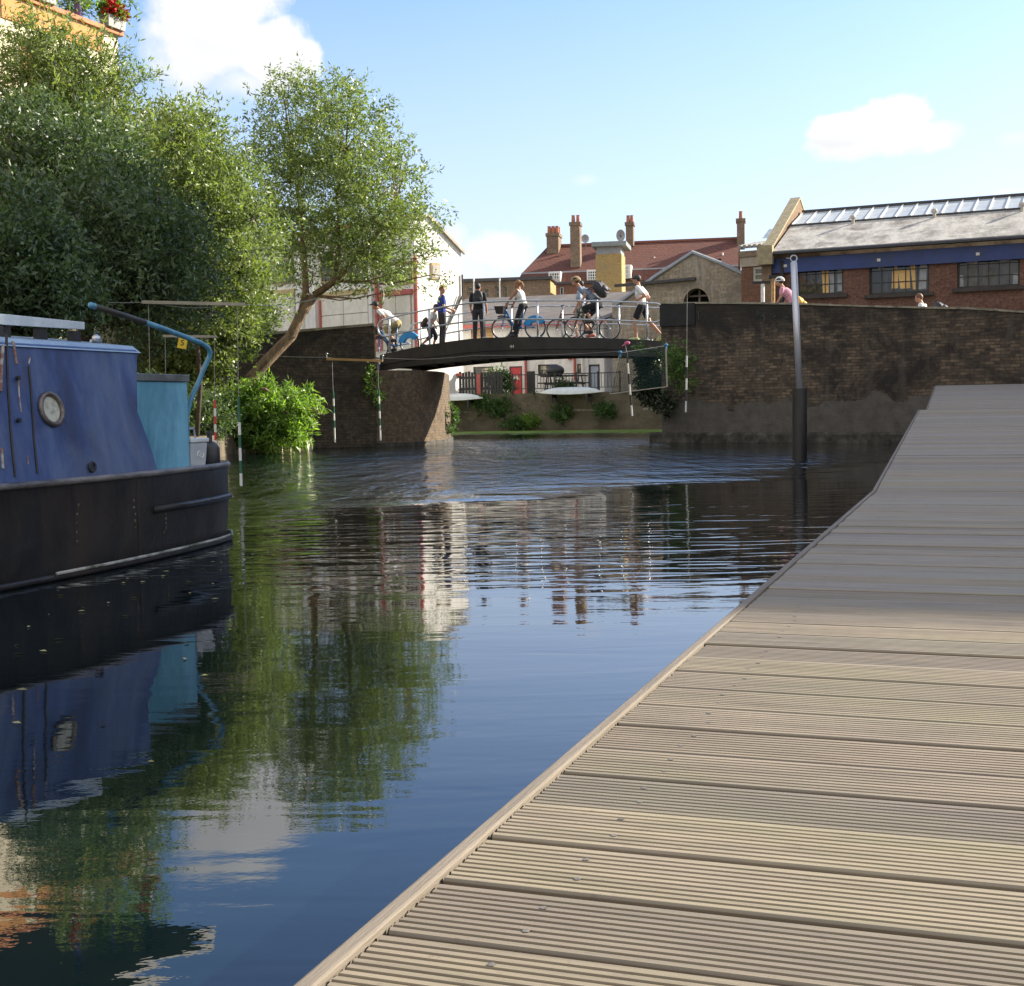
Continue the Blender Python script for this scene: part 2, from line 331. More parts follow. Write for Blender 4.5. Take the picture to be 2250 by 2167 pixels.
# ------------------------------------------------------------------ WATER, BANKS, GROUND
def water():
    m,nt,b=nodes('canal_water'); b.inputs['Base Color'].default_value=(.002,.007,.008,1); b.inputs['Roughness'].default_value=.006
    b.inputs['IOR'].default_value=1.6; b.inputs['Specular IOR Level'].default_value=.5
    tc=nt.nodes.new('ShaderNodeTexCoord'); ob=tc.outputs['Object']; sp=nt.nodes.new('ShaderNodeSeparateXYZ'); nt.links.new(ob,sp.inputs[0])
    X,Y=sp.outputs[0],sp.outputs[1]
    def sm(a,b_,x):
        n=nt.nodes.new('ShaderNodeMapRange'); n.interpolation_type='SMOOTHSTEP'
        n.inputs[1].default_value=a; n.inputs[2].default_value=b_
        nt.links.new(x,n.inputs[0]) ; return n.outputs[0]
    big=tnoise(nt,tcoord(nt,'Object',(.10,.16,1)),1.0,4,.6)
    bb=mathn(nt,'MULTIPLY',mathn(nt,'SUBTRACT',big,.5),10)
    Yn=mathn(nt,'ADD',Y,bb)
    # breeze patch: from about 15 m to the bridge, thinning to the right where the bank shelters it
    p1=mathn(nt,'MULTIPLY',sm(13.5,19,mathn(nt,'ADD',Yn,mathn(nt,'MULTIPLY',X,-1.1))),sm(47,36,Y))
    p1=mathn(nt,'MULTIPLY',p1,sm(7.2,3.2,mathn(nt,'SUBTRACT',X,mathn(nt,'MULTIPLY',Y,.07))))
    p1=mathn(nt,'MULTIPLY',p1,sm(-8.0,-3.0,mathn(nt,'ADD',X,mathn(nt,'MULTIPLY',mathn(nt,'SUBTRACT',Y,30),.18))))
    p2=mathn(nt,'MULTIPLY',sm(6.2,8.3,Yn),sm(16,12,Yn))
    # the waves
    w1=tnoise(nt,tcoord(nt,'Object',(1.3,1.2,1)),1.25,6,.66,.3)
    w2=tnoise(nt,tcoord(nt,'Object',(.45,1.7,1)),2.6,2,.5,.5)
    w3=tnoise(nt,tcoord(nt,'Object',(.3,.8,1)),1.0,2,.45,.3)
    w4=tnoise(nt,tcoord(nt,'Object',(.8,1.3,1)),13,3,.6)
    h=mathn(nt,'MULTIPLY',w1,mathn(nt,'MULTIPLY',p1,.07))
    h=mathn(nt,'ADD',h,mathn(nt,'MULTIPLY',w2,mathn(nt,'ADD',mathn(nt,'MULTIPLY',p2,.0075),.0016)))
    w5=tnoise(nt,tcoord(nt,'Object',(1.9,.62,1)),1.0,4,.6)
    h=mathn(nt,'ADD',h,mathn(nt,'MULTIPLY',w5,mathn(nt,'MULTIPLY',p1,.24)))
    h=mathn(nt,'ADD',h,mathn(nt,'MULTIPLY',w3,.0042))
    h=mathn(nt,'ADD',h,mathn(nt,'MULTIPLY',w4,mathn(nt,'ADD',mathn(nt,'MULTIPLY',p1,.002),.00025)))
    bp=nt.nodes.new('ShaderNodeBump'); bp.inputs['Strength'].default_value=1; bp.inputs['Distance'].default_value=1; nt.links.new(h,bp.inputs['Height']); nt.links.new(bp.outputs[0],b.inputs['Normal'])
    w=MB(); w.add([(-60,-40,0),(60,-40,0),(60,70,0),(-60,70,0)],[(0,1,2,3)])
    tag(w.build('water',m),kind='structure')
    # floating weed along the far bank
    g=leafmat('duckweed',(.09,.15,.02),(.2,.3,.04),.1)
    vs=[];fs=[];tn=[]
    for i in range(15000):
        x=rnd(-9,9); e=abs(random.gauss(0,.45)); y=56.55-x*.323-e*6.0
        if e>1.6: continue
        r=rnd(.05,.14); k=len(vs); z=.006+rnd(0,.004)
        vs+=[(x-r*2,y,z),(x,y-r,z),(x+r*2,y,z),(x,y+r,z)]; fs.append((k,k+1,k+2,k+3)); tn.append(rnd(0,1))
    me=bpy.data.meshes.new('duckweed'); me.from_pydata(vs,[],fs); a=me.attributes.new('tint','FLOAT','FACE'); a.data.foreach_set('value',tn); me.materials.append(g)
    o=bpy.data.objects.new('duckweed',me); COL.objects.link(o); tag(o,'green duckweed floating along the far bank under the bridge','pond weed',kind='stuff')
    s_=mat('dirt_ground',(.16,.13,.09),(.09,.075,.05),1.5,.95,bump=.8,bd=.05)
    ta=mat('tarmac',(.07,.07,.07),(.045,.045,.045),6,.95,bump=.4)
    g=MB(); g.extr([(-800,57.2),(-12,60.8),(14,52.4),(22,46),(800,44),(800,1500),(-800,1500)],-1,1.6); tag(g.build('ground',s_),kind='structure')
    g=MB(); g.extr([(-800,-400),(-6.6,-400),(-6.6,31.5),(-7.6,36.8),(-9,40.5),(-12,60),(-800,57.1)],-1,.5); tag(g.build('bank',s_),kind='structure')
    g=MB(); g.extr([(11.2,-400),(800,-400),(800,43.9),(22,45.9),(15,50)],-1,.9); tag(g.build('quay',ta),kind='structure')
water()
def litter():
    random.seed(77); vs=[];fs=[];tn=[]
    for i in range(130):
        if i%3: x=-2.2+rnd(-.5,1.4)*abs(random.gauss(0,.8)); y=rnd(4,12)
        else: y=rnd(2.5,30); x=rnd(-.35,.30)*y
        if x>-.2+(y-1.25)*.354-.05 or (x<-2.9+(y-7.6)*.35): continue
        r=rnd(.006,.014); a=rnd(0,6.28); k=len(vs); z=.004+rnd(0,.003); c,s_=math.cos(a),math.sin(a)
        vs+=[(x-c*r*1.8,y-s_*r*1.8,z),(x+s_*r*.7,y-c*r*.7,z+.004),(x+c*r*1.8,y+s_*r*1.8,z),(x-s_*r*.7,y+c*r*.7,z)]; fs.append((k,k+1,k+2,k+3)); tn.append(rnd(0,1))
    me=bpy.data.meshes.new('floating_leaves'); me.from_pydata(vs,[],fs); a=me.attributes.new('tint','FLOAT','FACE'); a.data.foreach_set('value',tn); me.materials.append(leafmat('fallen_leaf',(.12,.10,.03),(.28,.26,.10),.1))
    o=bpy.data.objects.new('floating_leaves',me); COL.objects.link(o); tag(o,'scattered small fallen leaves floating on the dark canal water','leaves',kind='stuff')
litter()
# ------------------------------------------------------------------ DECK
DZ=.48
def deck():
    e0=PZ(650,2167,DZ); e1=PZ(1605,1345,DZ); e2=PZ(1917,1079,DZ)
    u=(e2-e0).normalized(); L0=(e2-e0).length; ang=math.atan2(u.y,u.x)
    print('deck',e0,e1,e2,math.degrees(ang))
    mt,nt,b=nodes('deck_board')
    v=tcoord(nt,'Object',(1,1,1)); sp=nt.nodes.new('ShaderNodeSeparateXYZ'); nt.links.new(v,sp.inputs[0])
    bid=mathn(nt,'FLOOR',mathn(nt,'DIVIDE',sp.outputs[0],.15)); wn=nt.nodes.new('ShaderNodeTexWhiteNoise'); wn.noise_dimensions='1D'; nt.links.new(bid,wn.inputs['W'])
    r=ramp(nt,[(0,(.222,.180,.122)),(.25,(.255,.208,.143)),(.6,(.262,.214,.150)),(1,(.288,.238,.168))]); nt.links.new(wn.outputs[0],r.inputs[0])
    gr=tnoise(nt,tcoord(nt,'Object',(9,.7,9)),4,9,.7); rr=ramp(nt,[(.28,(.58,.57,.56)),(.5,(.98,.98,.97)),(.72,(1.28,1.27,1.24))]); nt.links.new(gr,rr.inputs[0])
    c=mixc(nt,1.0,r.outputs[0],rr.outputs[0],'MULTIPLY')
    al=tnoise(nt,tcoord(nt,'Object',(1.3,.6,1)),1.7,8,.7); f=ramp(nt,[(.48,(0,0,0)),(.74,(.55,.55,.55))]); nt.links.new(al,f.inputs[0])
    c=mixc(nt,f.outputs[0],c,(.235,.225,.11))
    d2=tnoise(nt,v,38,4,.8); f2=ramp(nt,[(.60,(0,0,0)),(.76,(.6,.6,.6))]); nt.links.new(d2,f2.inputs[0]); c=mixc(nt,f2.outputs[0],c,(.11,.085,.06))
    # darker brown mixed in towards the groove floors
    zf=ramp(nt,[(0,(1,1,1)),(1,(0,0,0))]); nt.links.new(mathn(nt,'MULTIPLY',mathn(nt,'ADD',sp.outputs[2],.0052),190,clamp=True),zf.inputs[0])
    c=mixc(nt,mathn(nt,'MULTIPLY',zf.outputs[0],.8),c,(.13,.10,.075))
    nt.links.new(c,b.inputs['Base Color']); rr_=ramp(nt,[(0,(.42,)*3),(1,(.68,)*3)]); nt.links.new(wn.outputs[0],rr_.inputs[0]); nt.links.new(rr_.outputs[0],b.inputs['Roughness']); b.inputs['Specular IOR Level'].default_value=.5
    bumpn(nt,b,gr,.45,.004)
    ms=mat('screw_steel',(.22,.2,.17),(.12,.11,.09),20,.6,metal=.3)
    trim=mat('deck_edge_timber',(.20,.165,.125),(.15,.125,.092),14,.75,sc3=(.25,4,4),bump=.25)
    pit=mat('deck_joist',(.05,.045,.04),(.03,.028,.025),4,.9)
    W=.15; NR=9
    def boards(name_parent,n,off,slope,wid,x_start=0.0):
        # local x along the edge, local -y across to the right
        g=MB()
        gap=.011
        for i in range(n):
            x=x_start+i*W; prof=[(x+gap/2,-.028),(x+gap/2,-.003),(x+gap/2+.0025,0)]
            a=x+gap/2+.007; pitch=(W-gap-.016)/NR
            for k in range(NR):
                p=a+k*pitch
                prof+=[(p+pitch*.28,0),(p+pitch*.38,-.0042),(p+pitch*.62,-.0042),(p+pitch*.72,0)]
            prof+=[(x+W-gap/2-.0025,0),(x+W-gap/2,-.003),(x+W-gap/2,-.028)]
            jz=rnd(-.0025,.0025)
            vs=[(px,-.022-rnd(0,.004),pz+jz) for px,pz in prof]+[(px,-wid,pz+jz) for px,pz in prof]; k=len(prof)
            g.add(vs,[(j,j+1,k+j+1,k+j) for j in range(k-1)]+[tuple(range(k))[::-1]])
            for yy in (-.16,-1.62,-1.70,-3.2,-3.28,-4.8) if i<120 else ():
                for q in (.3,.72):
                    sx=x+W*q; sy=yy+rnd(-.01,.01)
                    g.add([(sx+.0045*math.cos(t*1.047),sy+.0045*math.sin(t*1.047),.0008+jz) for t in range(6)],[(0,1,2,3,4,5)],1)
        return g
    t=thing('boardwalk','grey brown grooved timber boardwalk floating beside the canal','boardwalk',(e0.x,e0.y,DZ),ang)
    X0=-3.0; n0=int((L0+3)/W)
    # first section: level
    g=boards(t,n0,0,0,9.5,L0-n0*W); g.build('decking',[mt,ms],t)
    def fas(x0,x1,z0=.30):
        b_=MB(); b_.box(x0,x1,-.019,0,-z0,.004); return b_
    j=L0*.415
    fas(L0-n0*W,j-.004).build('edge_board',trim,t,bevel=.003); fas(j,L0-.004).build('edge_board',trim,t,bevel=.003)
    fl=MB(); fl.box(L0-n0*W,L0-.01,-9.4,-.06,-.42,-.032)
    fl.build('float',pit,t)
    # second section: a long ramp rising away
    s2=P(2018,901,20.0); d=Vector((s2.x-e2.x,s2.y-e2.y,0)); L1=d.length; a1=math.atan2(d.y,d.x); rise=s2.z-DZ
    t2=thing('boardwalk_ramp','long weathered board ramp rising from the end of the floating boardwalk','ramp',(e2.x,e2.y,DZ+.002),0)
    t2.rotation_euler=(0,-math.atan2(rise,L1),a1)
    Ls=math.hypot(L1,rise); n1=int(Ls/W)
    g=boards(t2,n1,0,0,9.5,0.0); g.build('decking',[mt,ms],t2)
    b_=MB(); b_.box(0,n1*W,-.019,0,-.25,.004); b_.build('edge_board',trim,t2,bevel=.003)
    b_=MB(); b_.box(0.02,n1*W-.01,-9.4,-.06,-.3,-.032); b_.build('joists',pit,t2)
    # third section
    s3a=P(2037,900,20.1); s3b=P(2056,848,26.5); d=Vector((s3b.x-s3a.x,s3b.y-s3a.y,0)); L2=d.length; a2=math.atan2(d.y,d.x); rise=s3b.z-s2.z
    t3=thing('gangway','upper gangway section of grey boards meeting the dark brick wall','ramp',(s3a.x,s3a.y+.05,s2.z+.004),0)
    t3.rotation_euler=(0,-math.atan2(rise,L2),a2); n2=int(math.hypot(L2,rise)/W)
    g=boards(t3,n2,0,0,9.5,0.0); g.build('decking',[mt,ms],t3)
    b_=MB(); b_.box(0,n2*W,-.019,0,-.25,.004); b_.build('edge_board',trim,t3,bevel=.003)
    b_=MB(); b_.box(0.02,n2*W-.01,-9.4,-.06,-.3,-.032); b_.build('joists',pit,t3)
    for k in range(3):
        pass
deck()
# ------------------------------------------------------------------ OFF TO THE RIGHT: the tall warehouse whose shadow covers the basin
def shade_house():
    P0=PZ(1700,1352,DZ); H=16.5; L=(H+.2-DZ)/math.tan(ELEV); q=Vector((P0.x,P0.y,0))+SH*L+Vector((.05,.16,0))
    d=Vector((.95,-.30,0)).normalized(); o=q+d*((12.2-q.x)/d.x)
    t=thing('canal_warehouse','tall brown brick warehouse standing right of the boardwalk','building',(o.x,o.y,0),math.atan2(d.y,d.x))
    bm_=brick('warehouse_brown_brick',(.24,.13,.09),(.19,.10,.07),(.2,.17,.14),(.1,.07,.05))
    g=MB(); g.box(0,24,.0,12.2,.9,H); g.build('wall',bm_,t)
    g=MB(); g.box(-.15,24.15,-.15,12.35,H+.003,H+.2); g.build('parapet',mat('coping_stone',(.4,.37,.31),(.26,.24,.2),5,.85),t)
    for i in range(3):
        for k in range(4):
            y=1.5+i*3.6; z=2.4+k*3.0
            g=MB(); g.box(-.06,-.002,y,y+1.6,z,z+1.9); w=g.build('window',M_whitep,t)
            g=MB()
            for a in range(2):
                for c in range(3): g.box(-.075,-.061,y+.06+a*.76,y+.78+a*.76,z+.06+c*.6,z+.6+c*.6)
            g.build('pane',M_glass,w)
shade_house()
# ------------------------------------------------------------------ LEAVES
def foliage(name,parent,mats,blobs,ncl,per,ll,lw,twig=.45,seed=1,up=.35,inner=.35,jit=.09,droop=0.0,twmat=None,clump=0,rng_tint=.5,local=False):
    r=np.random.default_rng(seed)
    w=np.array([b[2] if len(b)>2 else b[1][0]*b[1][1]*b[1][2] for b in blobs]); w=w/w.sum()
    ix=r.choice(len(blobs),ncl,p=w)
    C=np.array([b[0] for b in blobs],float)[ix]; Rd=np.array([b[1] for b in blobs],float)[ix]
    d=r.normal(size=(ncl,3)); d/=np.linalg.norm(d,axis=1)[:,None]
    rad=inner+(1-inner)*r.random(ncl)**.55
    # lumpy outline
    lump=1+.14*np.sin(d[:,0]*7+seed)*np.sin(d[:,2]*6+ix)+.10*np.sin(d[:,1]*11+d[:,2]*9+ix*2)
    c=C+d*Rd*(rad*lump)[:,None]
    td=d*np.array([1,1,.7])+np.array([0,0,up])+r.normal(scale=.45,size=(ncl,3)); td/=np.linalg.norm(td,axis=1)[:,None]
    tw=twig*(.5+r.random(ncl)*.9)
    n=ncl*per; ci=np.repeat(np.arange(ncl),per); t=r.random(n)
    base=c[ci]+td[ci]*(t*tw[ci])[:,None]+r.normal(scale=1,size=(n,3))*(jit*(1.15-.75*t))[:,None]
    base[:,2]-=droop*t*t*tw[ci]
    ld=td[ci]*.6+r.normal(scale=.75,size=(n,3)); ld[:,2]-=droop; ld/=np.linalg.norm(ld,axis=1)[:,None]
    sd=np.cross(ld,r.normal(size=(n,3))); sd/=np.linalg.norm(sd,axis=1)[:,None]+1e-9
    L_=ll*(.45+1.15*r.random(n))[:,None]; W_=lw*(.7+.6*r.random(n))[:,None]
    nn=np.cross(ld,sd)
    V=np.empty((n,4,3)); V[:,0]=base; V[:,1]=base+ld*L_*.45+sd*W_*.5+nn*L_*.06; V[:,2]=base+ld*L_; V[:,3]=base+ld*L_*.45-sd*W_*.5+nn*L_*.06
    tint=np.clip(r.random(n)*rng_tint+(r.random(ncl)*(1-rng_tint))[ci],0,1)
    me=bpy.data.meshes.new(name); me.vertices.add(n*4); me.vertices.foreach_set('co',V.reshape(-1).astype(np.float32))
    me.loops.add(n*4); me.loops.foreach_set('vertex_index',np.arange(n*4,dtype=np.int32))
    me.polygons.add(n); me.polygons.foreach_set('loop_start',np.arange(0,n*4,4,dtype=np.int32)); me.polygons.foreach_set('loop_total',np.full(n,4,dtype=np.int32))
    me.update(calc_edges=True)
    a=me.attributes.new('tint','FLOAT','FACE'); a.data.foreach_set('value',tint.astype(np.float32))
    me.materials.append(mats)
    o=bpy.data.objects.new(name,me); COL.objects.link(o)
    if parent:
        o.parent=parent
        if not local: o.matrix_parent_inverse=Matrix.Translation(-Vector(parent.location))
    return o,c,td,tw
def blob(px,py,rx,ry,Y,dep=None,w=None):
    p=P(px,py,Y); k=Y/F; r=(rx*k,(dep if dep else rx*k),ry*k); return (tuple(p),r) if w is None else (tuple(p),r,w)
def crowned(name,label,cat,base,trunk_paths,blobs,leaf,bark,ncl,per,ll,lw,group=None,**kw):
    t=thing(name,label,cat,base,0,group)
    B=Vector(base); g=MB(); g.T=Matrix.Translation(-B)
    for pts,rs in trunk_paths:
        g.tube(pts,rs,9)
    random.seed(len(blobs)+ncl)
    f,c,td,tw=foliage('crown',t,leaf,blobs,ncl,per,ll,lw,**kw)
    # limbs reaching towards the leaf clusters
    ends=[(Vector(p[-1]),r[-1] if isinstance(r,(list,tuple)) else r) for p,r in trunk_paths]; mids=[]
    for p,r in trunk_paths:
        for q in p[1:]: mids.append(Vector(q))
    for k in range(0,ncl,max(1,ncl//150)):
        e=Vector(c[k]); m=min(mids,key=lambda q:(q-e).length+max(0,q.z-e.z)*2); dd=(e-m).length
        if dd>.3:
            mid=(m+e)/2+Vector((rnd(-.12,.12),rnd(-.12,.12),-.12*dd*.5)); r0=.012+.010*min(dd,3)
            g.tube([m,mid,e,e+Vector(td[k])*tw[k]*.8],[r0,r0*.65,r0*.35,.004],5)
    g.build('trunk',bark,t,smooth=True)
    return t
# ------------------------------------------------------------------ TREES
def trees():
    # leaning tree in the middle
    Yt=33.6
    tp=[P(478,912,33.0),P(525,862,33.2),P(590,790,33.4),P(640,738,33.5),P(662,690,Yt),P(690,650,Yt)]
    b1=[P(662,690,Yt),P(672,640,Yt),P(668,560,34),P(664,480,34.2),P(650,400,34.4),P(640,330,34.5)]
    b2=[P(690,650,Yt),P(735,618,Yt),P(790,560,33.4),P(840,500,33.2),P(870,440,33)]
    b3=[P(735,618,Yt),P(748,520,33.8),P(740,430,34),P(760,330,34),P(765,250,34)]
    b4=[P(668,560,34),P(620,500,34.6),P(590,440,35)]
    bl=[blob(650,300,95,100,34,1.5),blob(760,320,110,120,33.8,1.8),blob(830,430,110,120,33.5,1.8),blob(720,440,130,110,34,2),blob(610,400,75,120,34.5,1.4),
        blob(865,530,95,85,33.2,1.5),blob(780,560,110,70,33.2,1.4),blob(680,560,90,90,34,1.5),blob(640,215,55,50,34,.7),blob(780,225,65,48,33.8,.8),blob(900,600,60,52,33,.9),blob(830,610,70,45,32.8,.9),
        blob(925,480,34,32,33,.4),blob(600,520,60,80,34.6,1.1),blob(712,235,80,62,34,1.)]
    crowned('leaning_tree','tree with slanting bare trunk leaning over the canal before the bridge','tree',tuple(tp[0]),
        [(tp,[.19,.155,.15,.14,.13,.115]),(b1,[.10,.085,.075,.06,.04,.02]),(b2,[.1,.085,.07,.05,.03]),(b3,[.06,.05,.04,.03,.015]),(b4,[.05,.035,.015])],
        bl,L_tree,M_bark,1750,27,.105,.040,seed=3,twig=.5,inner=.25,jit=.10,up=.45,rng_tint=.55)
    # second tree, middle left
    tp=[P(430,1000,28),P(440,850,28),P(430,700,28),P(420,560,28),P(415,430,28),P(410,320,28)]
    b1=[P(430,700,28),P(520,600,27.5),P(560,480,27.5)]
    bl=[blob(410,345,85,95,28,1.3),blob(380,290,60,50,28,.9),blob(480,430,80,100,27.5,1.4),blob(530,540,70,105,27.5,1.2),blob(400,480,130,130,28,1.8),blob(450,620,130,100,28,1.6),
        blob(345,240,28,36,28.5,.5),blob(440,285,44,40,28,.5),blob(340,400,100,120,28.5,1.6),blob(550,660,60,70,28,.9)]
    crowned('willow_tree','mid green willow rising left of the leaning tree','tree',tuple(tp[0]),
        [(tp,[.05,.05,.05,.06,.05,.03]),(b1,[.06,.04,.02])],bl,L_tree,M_barkd,2500,25,.10,.038,seed=5,twig=.5,inner=.2,jit=.10,up=.5)
    # big dark tree on the left
    tp=[P(190,1050,21),P(185,850,21),P(190,700,21),P(180,560,21),P(150,420,21),P(140,300,21)]
    b1=[P(190,700,21),P(290,560,21),P(350,430,20.5)]; b2=[P(180,560,21),P(60,430,21),P(20,300,21)]
    bl=[blob(110,500,140,130,21,1.5),blob(260,480,110,110,20.5,1.3),blob(330,540,110,110,20,1.2),blob(200,590,160,110,20.5,1.5),blob(60,570,120,120,20,1.3),blob(420,600,70,80,20.5,.8),
        blob(20,450,80,90,21.5,1.1),blob(330,700,110,70,21,1.0),blob(60,340,110,100,21.5,1.2,.9),blob(200,350,110,90,21,1.1,.8)]
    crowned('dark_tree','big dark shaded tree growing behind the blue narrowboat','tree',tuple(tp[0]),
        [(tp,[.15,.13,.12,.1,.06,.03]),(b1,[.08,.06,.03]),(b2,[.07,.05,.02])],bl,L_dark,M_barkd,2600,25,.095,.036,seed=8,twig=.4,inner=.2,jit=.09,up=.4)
    # tall wispy one against the orange building
    tp=[P(110,900,24),P(110,600,24),P(105,400,24),P(100,230,24),P(95,120,24)]
    bl=[blob(60,240,90,90,24,1.0),blob(170,230,100,80,24,1.1),blob(100,150,80,80,24,.9),blob(230,170,60,60,24,.7),blob(60,80,45,50,24,.5),blob(240,290,70,60,24,.8),blob(150,350,150,70,24,1.3),blob(60,330,80,80,24,.9)]
    crowned('wispy_willow','thin pale willow shoots reaching up in front of the orange building','tree',tuple(tp[0]),
        [(tp,[.1,.08,.06,.03,.012])],bl,L_tree,M_barkd,1500,20,.11,.030,seed=12,twig=.65,inner=.1,jit=.07,up=.9)
    # near green shrub tree at the far left edge
    bl=[blob(30,600,90,100,15,.8),blob(90,560,60,60,15,.6),blob(40,480,60,70,15.5,.6),blob(120,650,80,70,15,.6),blob(20,690,70,50,15,.6)]
    tp=[P(40,900,15),P(40,740,15),P(45,620,15)]
    crowned('alder_tree','low green leafy tree at left edge above the boat roof','tree',tuple(tp[0]),[(tp,[.08,.06,.03])],bl,L_dark,M_barkd,1000,24,.075,.036,seed=17,twig=.3,inner=.2,jit=.08)
    # sunlit undergrowth between the boat's tiller and the wall
    bl=[blob(390,800,80,80,31,1.0),blob(480,740,80,70,31,1.0),blob(340,730,60,70,31,.9),blob(530,700,60,60,31.5,.8),blob(430,690,90,60,31,1.),blob(400,880,60,60,31,.8),blob(480,820,40,40,31,.6)]
    tp=[P(455,960,31),P(440,850,31),P(430,740,31)]
    crowned('ivy_thicket','sunlit yellow green thicket behind the bent blue tiller','shrub',tuple(tp[0]),[(tp,[.07,.05,.03])],bl,L_tree,M_barkd,1150,25,.10,.055,seed=21,twig=.3,inner=.2,jit=.1)
    # buddleia over the water
    bl=[blob(560,900,75,45,32.2,.9),blob(620,900,60,45,32,.8),blob(500,920,50,42,32.4,.7),blob(590,950,70,35,32,.8),blob(650,885,40,28,31.8,.5),blob(560,870,40,25,32.2,.5),blob(640,955,36,32,31.8,.5),blob(500,965,40,25,32.2,.5),blob(455,930,36,36,32.4,.6),blob(430,965,30,22,32.4,.5),blob(470,890,30,24,32.5,.5)]
    tp=[P(540,985,32.4),P(555,940,32.3),P(565,900,32.2)]
    bt=crowned('buddleia_bush','bright yellow green buddleia bush overhanging the canal at the wall foot','bush',tuple(tp[0]),[(tp,[.05,.04,.02])],bl,L_bush,M_barkd,700,26,.15,.045,seed=23,twig=.38,inner=.15,jit=.07,droop=.25,up=.3)
    for (x,y) in [(596,862),(640,872),(682,898),(690,905),(575,855),(618,905)]:
        g=MB(); g.T=Matrix.Translation(-Vector(tp[0])); p=P(x,y,31.5); g.tube([p,p+Vector((.10,-.03,.0)),p+Vector((.19,-.04,-.06))],[.02,.028,.006],6)
        g.build('flower_spike',mat('buddleia_flower',(.42,.22,.26),(.3,.12,.14),20,.8),bt)
    # extra shrubs low on the left bank
    bl=[blob(440,915,60,50,30,.8),blob(405,960,50,40,30,.6),blob(360,900,60,60,29,.8)]
    p=P(420,1000,30); crowned('bank_shrub','shaded dark shrub on the bank right of the turquoise cabin end','shrub',tuple(p),[([p,P(420,950,30)],[.04,.02])],bl,L_dark,M_barkd,420,24,.09,.045,seed=29,twig=.3,inner=.2)
    e=MB(); st=mat('pale_bank_stone',(.42,.37,.27),(.24,.20,.14),4,.9,bump=.8,c3=(.5,.44,.33))
    a=P(430,1000,31.2); b_=P(690,985,33.9)
    d=Vector((b_.x-a.x,b_.y-a.y,0)); n=int(d.length/.28); d.normalize()
    for i in range(n):
        q=Vector((a.x,a.y,0))+d*i*.28; e.box(q.x+.01,q.x+.27,q.y-.05,q.y+.6,-.3,.30+rnd(-.03,.03))
    tag(e.build('bank_edging',st,bevel=.01),'pale stone edging under the buddleia bush','edging')
trees()
